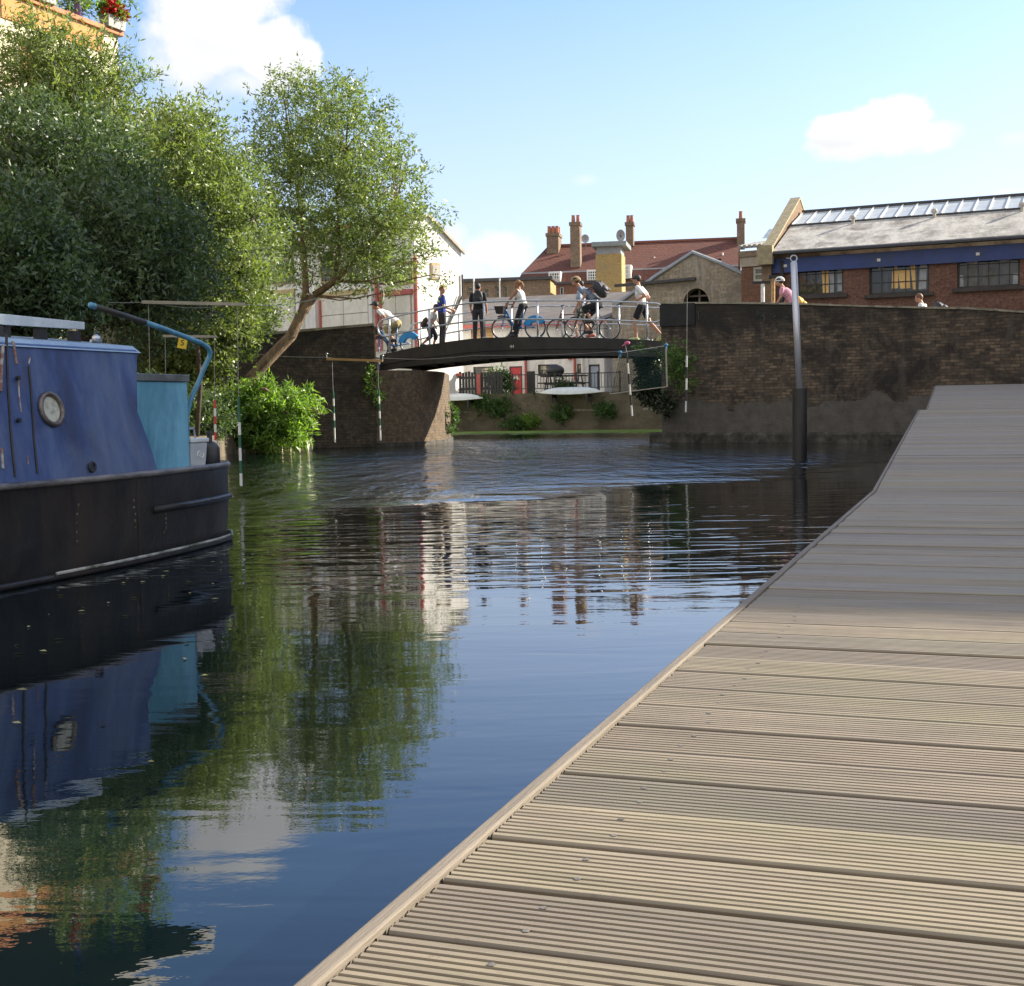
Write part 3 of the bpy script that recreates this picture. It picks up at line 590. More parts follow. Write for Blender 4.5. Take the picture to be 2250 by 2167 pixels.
# ------------------------------------------------------------------ BRIDGE and ABUTMENTS
BR=Fr(841,38.0,0)
_r=P(1452,760,35.2); _dx=_r.x-BR.x0; _dy=_r.y-BR.y0; BR=Fr(841,38.0,math.degrees(math.atan2(_dy,_dx))); BL=math.hypot(_dx,_dy)
prof=[]
for (x,y) in [(833,783),(880,772),(930,762),(985,753),(1037,746.5),(1090,744),(1123,743),(1187,743),(1250,743.5),(1312,745),(1361,747),(1446,751.5),(1470,753)]:
    prof.append(BR.hit(x,y))
def zdeck(a):
    return float(np.interp(a,[p[0] for p in prof],[p[1] for p in prof]))
BW=2.3
def bridge():
    t=thing('footbridge','black arched iron footbridge with galvanised handrails over the canal','footbridge',BR.loc,BR.rz)
    mi=mat('black_girder',(.016,.015,.017),(.028,.026,.026),3,.55,bump=.3,stain=(.05,.04,.035))
    ms=mat('soffit_steel',(.10,.085,.07),(.05,.045,.04),3,.8)
    md=mat('bridge_deck_asphalt',(.2,.19,.17),(.13,.125,.115),8,.95)
    N=30; aa=[-.05+ (BL+.1)*i/N for i in range(N+1)]
    bot=[]
    bp=[BR.hit(x,y) for x,y in [(842,812),(900,803),(960,796),(1030,789),(1121,783),(1220,779.5),(1312,779),(1400,780),(1470,783)]]
    zb=lambda a: float(np.interp(a,[p[0] for p in bp],[p[1] for p in bp]))
    for name,y0,y1 in (('girder',0,.09),('girder',BW-.09,BW)):
        g=MB()
        for i in range(N):
            a,b=aa[i],aa[i+1]
            g.hexa([(a,y0,zb(a)),(b,y0,zb(b)),(b,y1,zb(b)),(a,y1,zb(a))],[(a,y0,zdeck(a)+.03),(b,y0,zdeck(b)+.03),(b,y1,zdeck(b)+.03),(a,y1,zdeck(a)+.03)])
            f=y0-.05 if y0==0 else y1+.05      # flanges and mid line
            for zz,h in ((zb(a),.04),):
                g.hexa([(a,min(f,y0),zb(a)-.035),(b,min(f,y0),zb(b)-.035),(b,max(y1,f),zb(b)-.035),(a,max(y1,f),zb(a)-.035)],[(a,min(f,y0),zb(a)-.003),(b,min(f,y0),zb(b)-.003),(b,max(y1,f),zb(b)-.003),(a,max(y1,f),zb(a)-.003)])
        if y0==0:
            pts=[(a,-.012,zdeck(a)*.35+zb(a)*.65) for a in aa]; g.tube(pts,.012,5)
        g.build(name,mi,t)
    g=MB()
    for i in range(N):
        a,b=aa[i],aa[i+1]
        g.hexa([(a,.095,zdeck(a)-.14),(b,.095,zdeck(b)-.14),(b,BW-.095,zdeck(b)-.14),(a,BW-.095,zdeck(a)-.14)],[(a,.095,zdeck(a)-.02),(b,.095,zdeck(b)-.02),(b,BW-.095,zdeck(b)-.02),(a,BW-.095,zdeck(a)-.02)])
    g.build('walkway',md,t)
    g=MB()
    for i in range(1,N,2):
        a=aa[i]; g.box(a-.04,a+.04,.095,BW-.095,zb(a)+.02,zdeck(a)-.145)
    g.build('cross_beams',ms,t)
    # railings
    posts=[855,943,1064,1181,1312,1421]
    pa=[BR.hit(x,760)[0] for x in posts]
    for side,yy in (('near',.045),('far',BW-.045)):
        rl=thing_part('railing',t)
        top=[(a,yy,zdeck(a)+1.02) for a in np.linspace(pa[0]-.12,pa[-1]+.22,16)]; mid=[(a,yy,zdeck(a)+.52) for a in np.linspace(pa[0]-.12,pa[-1]+.22,16)]
        g=MB()
        def bend(p,q,s):
            r=(p[2]-q[2])/2; c=Vector(((p[0]+q[0])/2,yy,(p[2]+q[2])/2)); return [c+Vector((s*r*math.cos(k),0,r*math.sin(k))) for k in np.linspace(math.pi/2,-math.pi/2,9)]
        L0=bend(top[0],mid[0],-1); R0=bend(top[-1],mid[-1],1)
        loop=list(top)[1:-1]+R0+[Vector(v) for v in mid[::-1][1:-1]]+L0[::-1]
        g.tube(loop,.024,7,closed=True); g.build('rail',M_galv,rl,smooth=True)
        for a in pa:
            g=MB(); g.tube([(a,yy,zdeck(a)-.02),(a,yy,zdeck(a)+1.04)],.03,8); g.box(a-.06,a+.06,yy-.05,yy+.05,zdeck(a)+.032,zdeck(a)+.05)
            g.ell((a,yy,zdeck(a)+1.02),.038,8,6); g.ell((a,yy,zdeck(a)+.52),.038,8,6)
            g.build('post',M_galv,rl,smooth=True)
    p=BR.hit(1125,762); textmesh('44',.13,'number_mark',M_whitep,t,(p[0],-.012,p[1]),(math.pi/2,0,0))
def thing_part(name,parent):
    o=bpy.data.objects.new(name,None); COL.objects.link(o); o.parent=parent; o.empty_display_size=.1; return o
bridge()
MW_dark=brick('sooty_brick',(.24,.18,.125),(.085,.066,.05),(.09,.08,.068),(.038,.034,.030),(.13,.115,.095),lo=.45,hi=.62,soot=(2.75,(.035,.031,.027)),lowband=(1.05,(.17,.155,.135)))
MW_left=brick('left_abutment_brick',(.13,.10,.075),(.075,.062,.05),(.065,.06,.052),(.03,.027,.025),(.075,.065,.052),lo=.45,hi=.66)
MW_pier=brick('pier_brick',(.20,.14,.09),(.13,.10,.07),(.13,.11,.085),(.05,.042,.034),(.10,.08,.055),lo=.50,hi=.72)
MW_lit=brick('sunlit_end_brick',(.30,.20,.12),(.24,.16,.10),(.28,.23,.17),(.18,.13,.09),None,lo=.5,hi=.7)  # paler copy of the abutment brick, sunlight put into its colour
M_cope=mat('mossy_coping',(.30,.27,.20),(.12,.11,.08),5,.9,c3=(.42,.38,.28),bump=.8,bd=.02)
def abut():
    # right wall
    W=Fr(1452,34.95,0); p1=P(1435,973,35.2); 
    a=Vector((PZ(1440,973,0).x,PZ(1440,973,0).y,0)); b=PZ(1985,973,0); ang=math.degrees(math.atan2(b.y-a.y,b.x-a.x)); print('rwall',a,b,ang)
    W=Fr(1445,a.y,ang)
    t=thing('canal_wall','long dark sooty brick canal wall with sloping top right of the bridge','wall',W.loc,W.rz)
    tl=W.hit(1452,669); pts=[(W.hit(1452,990)[0],-1.2),(22,-1.2)]
    top=[W.hit(x,y) for x,y in [(1452,668),(1600,668),(1750,670),(1900,675),(2050,679),(2125,680),(2250,688)]]
    e=top[-1]; sl=(top[-1][1]-top[3][1])/(top[-1][0]-top[3][0]); top.append((22,e[1]+sl*(22-e[0])))
    g=MB(); poly=[(tl[0],-1.2)]+[(top[0][0],-1.2)][:0]+[(22,-1.2)]+top[::-1]; g.prism([(x,z) for x,z in poly][::-1],0,.45); g.build('brickwork',MW_dark,t)
    # foot ledge
    g=MB(); l=W.hit(1430,940); g.hexa([(l[0],-.10,-1),(9.2,-.10,-1),(9.2,-.003,-1),(l[0],-.003,-1)],[(l[0],-.10,.22),(9.2,-.10,.20),(9.2,-.003,.26),(l[0],-.003,.28)]); g.build('footing',mat('wet_footing',(.06,.055,.045),(.02,.019,.017),4,.9,bump=.8,c3=(.13,.12,.10)),t,bevel=.02)
    g=MB()
    for i in range(len(top)-1):
        (x0,z0),(x1,z1)=top[i],top[i+1]; n=max(1,int((x1-x0)/.6))
        for k in range(n):
            u0,u1=x0+(x1-x0)*k/n+.004,x0+(x1-x0)*(k+1)/n-.004; q0,q1=z0+(z1-z0)*k/n,z0+(z1-z0)*(k+1)/n; j=rnd(-.006,.006)
            g.hexa([(u0,-.03,q0+.003),(u1,-.03,q1+.003),(u1,.48,q1+.003),(u0,.48,q0+.003)],[(u0,-.03,q0+.05+j),(u1,-.03,q1+.05+j),(u1,.48,q1+.06+j),(u0,.48,q0+.06+j)])
    g.build('coping',M_cope,t)
    bk=MB(); a0=W.hit(1452,670); a1=W.hit(1528,714); bk.box(a0[0]-.02,a1[0],-.035,-.003,a1[1],a0[1]-.004); bk.build('black_panel',mat('tar_panel',(.012,.012,.013),(.02,.02,.02),4,.7),t)
    # old paint tags and moss on the wall
    g=MB(); 
    def squig(px,py,w,h,n,seed):
        random.seed(seed); c=W.hit(px,py); pts=[]
        for i in range(n): pts.append((c[0]+w*(i/n-.5)+rnd(-.05,.05),-.006,c[1]+rnd(-h,h)))
        g.tube(pts,.009,4)
    squig(1668,692,.16,.12,4,2); squig(1680,696,.12,.12,5,3); squig(1697,697,.16,.10,5,5); squig(1728,698,.2,.015,4,6); squig(1538,695,.05,.15,3,8)
    g.build('graffiti',mat('faded_teal_paint',(.10,.15,.15),(.05,.08,.08),9,.8),t)
    # left abutment: wing wall, then a rounded pier under the bridge
    t=thing('bridge_abutment','dark brick abutment with sunlit end carrying the left side of the bridge','bridge abutment',(-3.3,36.2,0),0)
    def wz(x,y,X,Y): return P(x,y,Y).z
    T=Matrix.Translation((3.3,-36.2,0))
    XE=(829-1125)/F*36.05
    foot=[(-10.5,33.6),(-7.5,34.7),(-5.5,35.42),(XE,36.05)]
    tops=[P(500,749,33.6).z,P(560,744,34.7).z,P(675,729,35.42).z,P(820,716,36.05).z]
    dn=Vector((-.35,.94))
    def strip(name,m,pts,z0s,z1s,o0,o1):
        g=MB(); g.T=T
        for i in range(len(pts)-1):
            (x0,y0),(x1,y1)=pts[i],pts[i+1]; a=(x0+dn.x*o0,y0+dn.y*o0);b=(x1+dn.x*o0,y1+dn.y*o0);c=(x1+dn.x*o1,y1+dn.y*o1);d=(x0+dn.x*o1,y0+dn.y*o1)
            g.hexa([(*a,z0s[i]),(*b,z0s[i+1]),(*c,z0s[i+1]),(*d,z0s[i])],[(*a,z1s[i]),(*b,z1s[i+1]),(*c,z1s[i+1]),(*d,z1s[i])])
        return g.build(name,m,t)
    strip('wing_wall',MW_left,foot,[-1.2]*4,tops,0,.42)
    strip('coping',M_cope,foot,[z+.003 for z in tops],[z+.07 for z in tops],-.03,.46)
    g=MB(); g.T=T; a=Vector((XE+.003,36.05)); g.hexa([(a.x,a.y+.0,2.16),(a.x+.04,a.y+.01,2.16),(a.x+.04-.14,a.y+.40,2.16),(a.x-.14,a.y+.39,2.16)],[(a.x,a.y,tops[3]),(a.x+.04,a.y+.01,tops[3]),(a.x-.10,a.y+.40,tops[3]),(a.x-.14,a.y+.39,tops[3])]); g.build('sunlit_end_strip',MW_lit,t)  # thin strip of the paler brick, painted as the sunlit wall end
    pier=[(XE+.0,36.06)]
    ctrl=[(XE,36.06),(-3.15,36.3),(-2.75,36.62),(-2.42,37.1),(-2.14,37.9),(-1.98,38.7),(-1.91,39.5),(-1.9,42.5)]
    zt=P(900,814,36.8).z
    g=MB(); g.T=T; n=len(ctrl); back=[(-4.6,42.5),(-4.6,36.5)]
    lo=ctrl+back; cx,cy=-3.2,40
    hi=[(x+(cx-x)*.035,y+(cy-y)*.035) for x,y in ctrl]+back
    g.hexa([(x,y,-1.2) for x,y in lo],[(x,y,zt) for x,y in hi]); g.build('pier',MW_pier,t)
    g=MB(); g.T=T; g.extr([(x+(x-cx)*.03,y+(y-cy)*.03) for x,y in ctrl]+back,-.9,.10); g.build('footing',mat('wet_footing',(.07,.065,.055)),t)
    return W
WR=abut()
zt_=2.17
def approaches():
    ta=mat('path_asphalt',(.16,.15,.14),(.1,.1,.09),6,.95)
    # right approach, sloping down to the right behind the long wall
    g=MB(); q=[]
    a0=BR.W(BL-.02,0,0); 
    pts=[(WR.W(WR.hit(1470,700)[0]+.0,.46,0),2.66),(WR.W(4.0,.46,0),2.60),(WR.W(8,.46,0),2.25),(WR.W(22,.46,0),1.0)]
    for i in range(3):
        (p,z),(r,w)=pts[i],pts[i+1]; n=WR.n*7.6
        g.hexa([(p.x,p.y,-1),(r.x,r.y,-1),(r.x+n.x,r.y+n.y,-1),(p.x+n.x,p.y+n.y,-1)],[(p.x,p.y,z),(r.x,r.y,w),(r.x+n.x,r.y+n.y,w),(p.x+n.x,p.y+n.y,z)])
    tag(g.build('approach_road',ta),kind='structure')
    g=MB(); b=[(-10.5,34.1),(-4.62,36.6),(-4.62,42.6),(-12,42)]; zz=[1.2,2.0,2.0,1.2]
    g.hexa([(x,y,-1) for x,y in b],[(x,y,z) for (x,y),z in zip(b,zz)])
    g.hexa([(-4.61,36.6,zt_),(-3.9,36.6,zt_),(-3.6,42.4,zt_),(-4.61,42.4,zt_)],[(-4.61,36.6,2.3),(-3.9,36.6,2.45),(-3.6,42.4,2.45),(-4.61,42.4,2.3)])
    tag(g.build('approach_path',ta),kind='structure')
approaches()
# ------------------------------------------------------------------ NARROWBOAT
def narrowboat():
    A=PZ(0,1297,0); ang=70.0; f=Fr(0,A.y,ang); t=thing('narrowboat','old blue narrowboat with black hull and faded paint moored at the left','boat',f.loc,f.rz)
    out=[(-9,0),(-2,0),(.4,0),(.95,.01),(1.5,.05),(2.02,.118),(2.5,.20),(2.85,.30),(3.08,.45),(3.22,.65),(3.29,.85),(3.31,1.04)]
    full=out+[(s,2.08-v) for s,v in out[::-1][1:]]
    mh=mat('black_hull',(.022,.022,.023),(.012,.012,.013),2.6,.42,bump=.5,bd=.012,stain=(.045,.036,.030),stain_scale=2.4,c3=(.035,.034,.032),spec=.25)
    mb,nt,b=nodes('boat_blue')
    v=tcoord(nt,'Object',(1.6,1.6,.22)); n=tnoise(nt,v,3.2,9,.66,.3); r=ramp(nt,[(.34,(.024,.040,.105)),(.48,(.038,.072,.195)),(.60,(.065,.110,.24)),(.76,(.18,.20,.23))]); nt.links.new(n,r.inputs[0])
    n2=tnoise(nt,tcoord(nt,'Object',(1,1,1)),9,8,.75,.2); f2=ramp(nt,[(.66,(0,0,0)),(.74,(1,1,1))]); nt.links.new(n2,f2.inputs[0])
    n3=tnoise(nt,tcoord(nt,'Object',(.9,.9,.6)),1.7,7,.72,.5); f3=ramp(nt,[(.44,(0,0,0)),(.66,(.55,.55,.55))]); nt.links.new(n3,f3.inputs[0])
    c_=mixc(nt,f3.outputs[0],r.outputs[0],(.12,.155,.22))
    nt.links.new(mixc(nt,mathn(nt,'MULTIPLY',f2.outputs[0],.6),c_,(.13,.10,.09)),b.inputs['Base Color']); b.inputs['Roughness'].default_value=.42; bumpn(nt,b,n2,.25,.006)
    mc=mat('turquoise_paint',(.18,.43,.58),(.14,.36,.50),3,.5,bump=.2,stain=(.05,.19,.27),stain_scale=1.7)
    mr=mat('pale_roof_paint',(.30,.40,.50),(.20,.28,.38),4,.35,bump=.3)
    g=MB(); k=len(full)
    rows=[(-.5,.10),(-.02,.02),(.30,0),(.57,0),(.60,-.015)]
    vs=[]; cx=-3
    for z,ins in rows:
        for (s,v_) in full: vs.append((s-(ins if s>2.8 else 0),v_+(ins if v_<1.04 else -ins)*(1 if v_!=1.04 else 0),z))
    fs=[]
    for i in range(len(rows)-1):
        for j in range(k-1): fs.append((i*k+j,i*k+j+1,(i+1)*k+j+1,(i+1)*k+j))
    g.add(vs,fs); hu=g.build('hull',mh,t,smooth=False)
    for p in hu.data.polygons: p.use_smooth=True
    g=MB(); g.extr([(s-(.03 if s>2.8 else 0),v_+(.03 if v_<1 else (-.03 if v_>1.1 else 0))) for s,v_ in full],.50,.585); g.build('deck_plate',mat('grey_deck',(.13,.135,.14),(.08,.08,.085),5,.7),t)
    def strip(name,m,z,s0,r,o=.0):
        pts=[(s,v_-.004-o,z) for s,v_ in out if s>=s0]+[(s+.004,2.08-v_,z) for s,v_ in out[::-1][1:5]]
        g=MB(); g.tube(pts,r,8); return g.build(name,m,t,smooth=True)
    strip('gunwale',mat('gunwale_paint',(.13,.12,.11),(.03,.03,.032),4,.5,sc3=(1,3,3),c3=(.2,.18,.16)),.595,-9,.022)
    strip('rubbing_strake',mh,.345,1.3,.026); strip('rubbing_strake',mh,.02,-9,.022)
    strip('waterline_stripe',mat('scuffed_pale_line',(.38,.38,.34),(.07,.075,.05),3.2,.8,pos=(.40,.56)),.045,.3,.011,.018)
    for x,y0,y1 in ((165,1110,1190),(300,1100,1160),(376,1130,1170)):
        for k in range(5):
            q=f.hit(x+rnd(-3,3),y0+(y1-y0)*k/4,.02); g=MB(); g.ell((q[0],float(np.interp(q[0],[p[0] for p in out],[p[1] for p in out]))-.001,q[1]),(.006+rnd(0,.006),.004,.006+rnd(0,.008)),6,4); g.build('rust_spot',mat('rust_scab',(.16,.12,.09),(.08,.055,.04),20,.9),t)
    for s_ in (1.32,-.9):
        v_=float(np.interp(s_,[p[0] for p in out],[p[1] for p in out])); g=MB(); g.tube([(s_,v_-.001,.04),(s_,v_-.001,.56)],.004,4); g.build('weld_seam',mh,t)
    # cabin, sides leaning in
    et=f.hit(303,762,.30); eb=f.hit(347,1032,.13); zc=et[1]; print('boat cabin',et,eb,f.hit(0,735,.3))
    z0=.59; sa=-9; V0,V1=.13,.30
    pr=[(V0,z0),(V1,zc-.03),(V1+.06,zc),(1.04,zc+.075),(2.08-V1-.06,zc),(2.08-V1,zc-.03),(2.08-V0,z0)]
    g=MB(); n=len(pr)
    def ends(z): # aft end leans forward with height
        zz=[z0,z0+.16,z0+.45,zc]; xx=[eb[0],eb[0]-.02,eb[0]-.10,et[0]]; return float(np.interp(z,zz,xx))
    vs=[(sa,v_,z) for v_,z in pr]
    # finer side so that the sloping edge is followed
    side=[(V0+(V1-V0)*q,z0+(zc-.03-z0)*q) for q in (0,.18,.5,.8,1)]
    prof=side+pr[2:5]+[(2.08-v_,z) for v_,z in side[::-1]]
    n=len(prof); vs=[(sa,v_,z) for v_,z in prof]+[(ends(z),v_,z) for v_,z in prof]
    g.add(vs,[(i,i+1,n+i+1,n+i) for i in range(n-1)]+[tuple(range(n,2*n))],0)
    cb=g.build('cabin',mb,t)
    g=MB(); rp=[pr[1],pr[2],pr[3],pr[4],pr[5]]
    g.hexa([(sa,v_,z+.004) for v_,z in rp]+[],[(et[0]+.02,v_,z+.004) for v_,z in rp]) if False else None
    rv=[(V1-.015,zc-.045),(V1+.055,zc+.006),(1.04,zc+.083),(2.08-V1-.055,zc+.006),(2.08-V1+.015,zc-.045)]
    m_=len(rv); g.add([(sa,v_,z) for v_,z in rv]+[(et[0]+.015,v_,z) for v_,z in rv],[(i,i+1,m_+i+1,m_+i) for i in range(m_-1)]); g.build('roof',mr,t)
    # seams and door battens, leaning with the side
    def onside(px,py,o=0):
        # march to the leaning side
        q=.5
        for _ in range(6):
            a,z=f.hit(px,py,V0+(V1-V0)*q-o); q=min(1.05,max(-.05,(z-z0)/(zc-.03-z0)))
        return (a,V0+(V1-V0)*q-o,z)
    md=mat('black_seam',(.012,.013,.016),(.03,.028,.026),12,.6)
    dr=MB(); 
    for pts in ([(63,805),(68,860),(74,960),(82,1040)],[(14,735),(17,850),(24,960),(33,1048)]):
        dr.tube([onside(x,y,.002) for x,y in pts],.009,5)
    dr.build('door_seam',md,t)
    rs=mat('flaking_paint',(.42,.40,.36),(.20,.10,.07),14,.8,pos=(.42,.58))
    for pts,r in (([(28,750),(32,775),(36,800)],.012),([(40,835),(42,870),(46,905)],.006),([(5,760),(2,800),(0,860)],.014),([(66,785),(63,800)],.006),([(3,985),(6,1030)],.01),([(60,1000),(62,1020)],.005)):
        g=MB(); g.tube([onside(x,y,.001) for x,y in pts],r,5); g.build('paint_flake',rs,t)
    for x,y in ((37,831),(39,924)):
        g=MB(); p=onside(x,y,.01); g.tube([p,(p[0],p[1]-.02,p[2])],.014,8); g.build('door_catch',md,t)
    # porthole
    c=Vector(onside(110,900)); tilt=Matrix.Rotation(-math.atan2(V1-V0,zc-z0),3,'X'); 
    ph=MB(); pts=[c+tilt@Vector((math.cos(q)*.098,-.012,math.sin(q)*.098)) for q in np.linspace(0,2*math.pi,33)[:-1]]; ph.tube(pts,.017,8,closed=True)
    po=ph.build('porthole',mat('tarnished_brass',(.20,.17,.15),(.10,.08,.07),16,.45,metal=.5),t,smooth=True)
    g=MB(); g.add([c+tilt@Vector((math.cos(q)*.092,-.006,math.sin(q)*.092)) for q in np.linspace(0,2*math.pi,33)[:-1]],[tuple(range(32))]); 
    g.build('pane',mat('net_curtain_pane',(.50,.52,.44),(.12,.11,.07),6,.12,pos=(.30,.46)),po)
    g=MB(); c2=Vector(onside(200,1033,.0)); g.torus((c2.x,c2.y-.012,c2.z+.02),.028,.010,'y',16,6); g.build('drain_fitting',md,t)
    c3=f.hit(372,1085,.07); g=MB(); g.ell((c3[0],.10,c3[1]),(.014,.02,.026),8,6); g.build('hull_vent',md,t)
    # roof box and rail
    a0=f.hit(8,690,.62); a1=f.hit(186,708,.62); zb=min(a0[1],a1[1])-.062
    g=MB(); g.hexa([(a0[0],.62,zb),(a1[0],.62,zb+.01),(a1[0],.74,zb+.02),(a0[0],.74,zb+.02)],[(a0[0],.62,a0[1]),(a1[0],.62,a1[1]),(a1[0],.76,a1[1]+.012),(a0[0],.76,a0[1]+.012)])
    g.build('roof_plank',mat('pale_plank_paint',(.62,.68,.70),(.45,.52,.55),6,.5),t,bevel=.004)
    for q in (.06,.5,.93):
        a=a0[0]+(a1[0]-a0[0])*q; g=MB(); g.box(a-.035,a+.035,.64,.70,zc+.02,zb-.002); g.build('plank_foot',md,t)
    a3=f.hit(224,733,.5); g=MB(); g.ell((a3[0],.55,zc+.06),(.03,.03,.03),8,6); g.tube([(a3[0]-.06,.55,zc+.04),(a3[0]+.05,.55,zc+.04)],.012,6); g.build('roof_cleat',mat('chrome',(.6,.62,.64),(.4,.42,.44),9,.25,metal=.9),t)
    # turquoise aft locker
    l0=f.hit(312,838,.31); l1=f.hit(410,840,.31); zl=(l0[1]+l1[1])/2
    g=MB(); g.box(eb[0]-.30,l1[0],.305,1.78,z0-.003,zl); g.build('aft_locker',mc,t,bevel=.006)
    g=MB(); g.box(ends(zl)-.25,l1[0]+.015,.29,1.80,zl+.002,zl+.055); g.build('locker_lid',mat('locker_lid_grey',(.16,.19,.20),(.09,.10,.10),6,.5),t,bevel=.006)
    # the tiller
    pts=[(410,915,.62),(418,880,.62),(434,846,.64),(449,808,.66),(459,787,.67),(462,775,.66),(457,764,.62),(444,755,.55),(400,738,.35),(352,720,.10),(318,708,-.08),(262,690,-.38),(200,671,-.75)]
    W_=[]
    base=f.W(l1[0]+.10,.35,0).y
    for x,y,o in pts: W_.append(P(x,y,base+o-.62))
    inv=(Matrix.Translation(f.loc)@Matrix.Rotation(f.rz,4,'Z')).inverted(); Lp=[inv@p for p in W_]
    mt_=mat('sky_blue_tube',(.11,.31,.45),(.07,.21,.32),8,.35)
    g=MB(); g.tube([(Lp[0].x,Lp[0].y,.5)]+Lp[:11],.019,10); tl=g.build('tiller',mt_,t,smooth=True)
    g=MB(); g.tube(Lp[10:12]+[Lp[11]*.12+Lp[12]*.88],.020,10); g.build('tiller_grip',mat('dark_wood_grip',(.06,.055,.04),(.03,.028,.02),5,.6),tl,smooth=True)
    g=MB(); g.tube([Lp[11]*.12+Lp[12]*.88,Lp[12]],.021,10); g.ell(Lp[12],.021,10,6); g.build('tiller_tip',mt_,tl,smooth=True)
    # stern things
    q0=f.hit(413,1033,.35); q1=f.hit(458,1033,.35)
    o=f.W(q0[0]+.14,.42,.585); bx=thing('battery_box','small pale grey lidded box with a wire handle on the boat stern','box',o,f.rz)
    g=MB(); g.hexa([(-.10,-.07,0),(.10,-.07,0),(.10,.07,0),(-.10,.07,0)],[(-.115,-.085,.19),(.115,-.085,.19),(.115,.085,.19),(-.115,.085,.19)]); g.build('body',mat('grey_plastic',(.50,.53,.55),(.42,.45,.47),9,.45),bx,bevel=.01)
    g=MB(); g.box(-.125,.125,-.095,.095,.192,.225); g.build('lid',mat('pale_plastic',(.62,.65,.66),(.52,.55,.57),9,.4),bx,bevel=.008)
    g=MB(); g.tube([(-.09,0,.22),(-.08,0,.29),(.06,0,.30),(.08,0,.22)],.008,6); g.build('handle',M_galv,bx)
    g=MB(); 
    for s_ in (0,math.pi): g.tube([(.0+.045*(q/3.2)*math.cos(q+s_)+.02,-.080-.0,.10+.045*(q/3.2)*math.sin(q+s_)) for q in np.linspace(.4,3.4,10)],.004,4)
    g.build('swirl_mark',M_whitep,bx)
    o=f.W(q1[0]+.20,.46,.585); cn=thing('gas_canister','black canister with narrow neck on the boat stern behind the pale box','canister',o,f.rz)
    g=MB(); g.tube([(0,0,0),(0,0,.02),(0,0,.14),(0,0,.17),(0,0,.19)],[.07,.078,.078,.06,.03],16); g.build('body',M_black,cn,smooth=True)
    g=MB(); g.tube([(0,0,.188),(0,0,.25)],.022,10); g.tube([(0,0,.25),(0,0,.27)],.032,10); g.build('valve',M_dark,cn)
narrowboat()
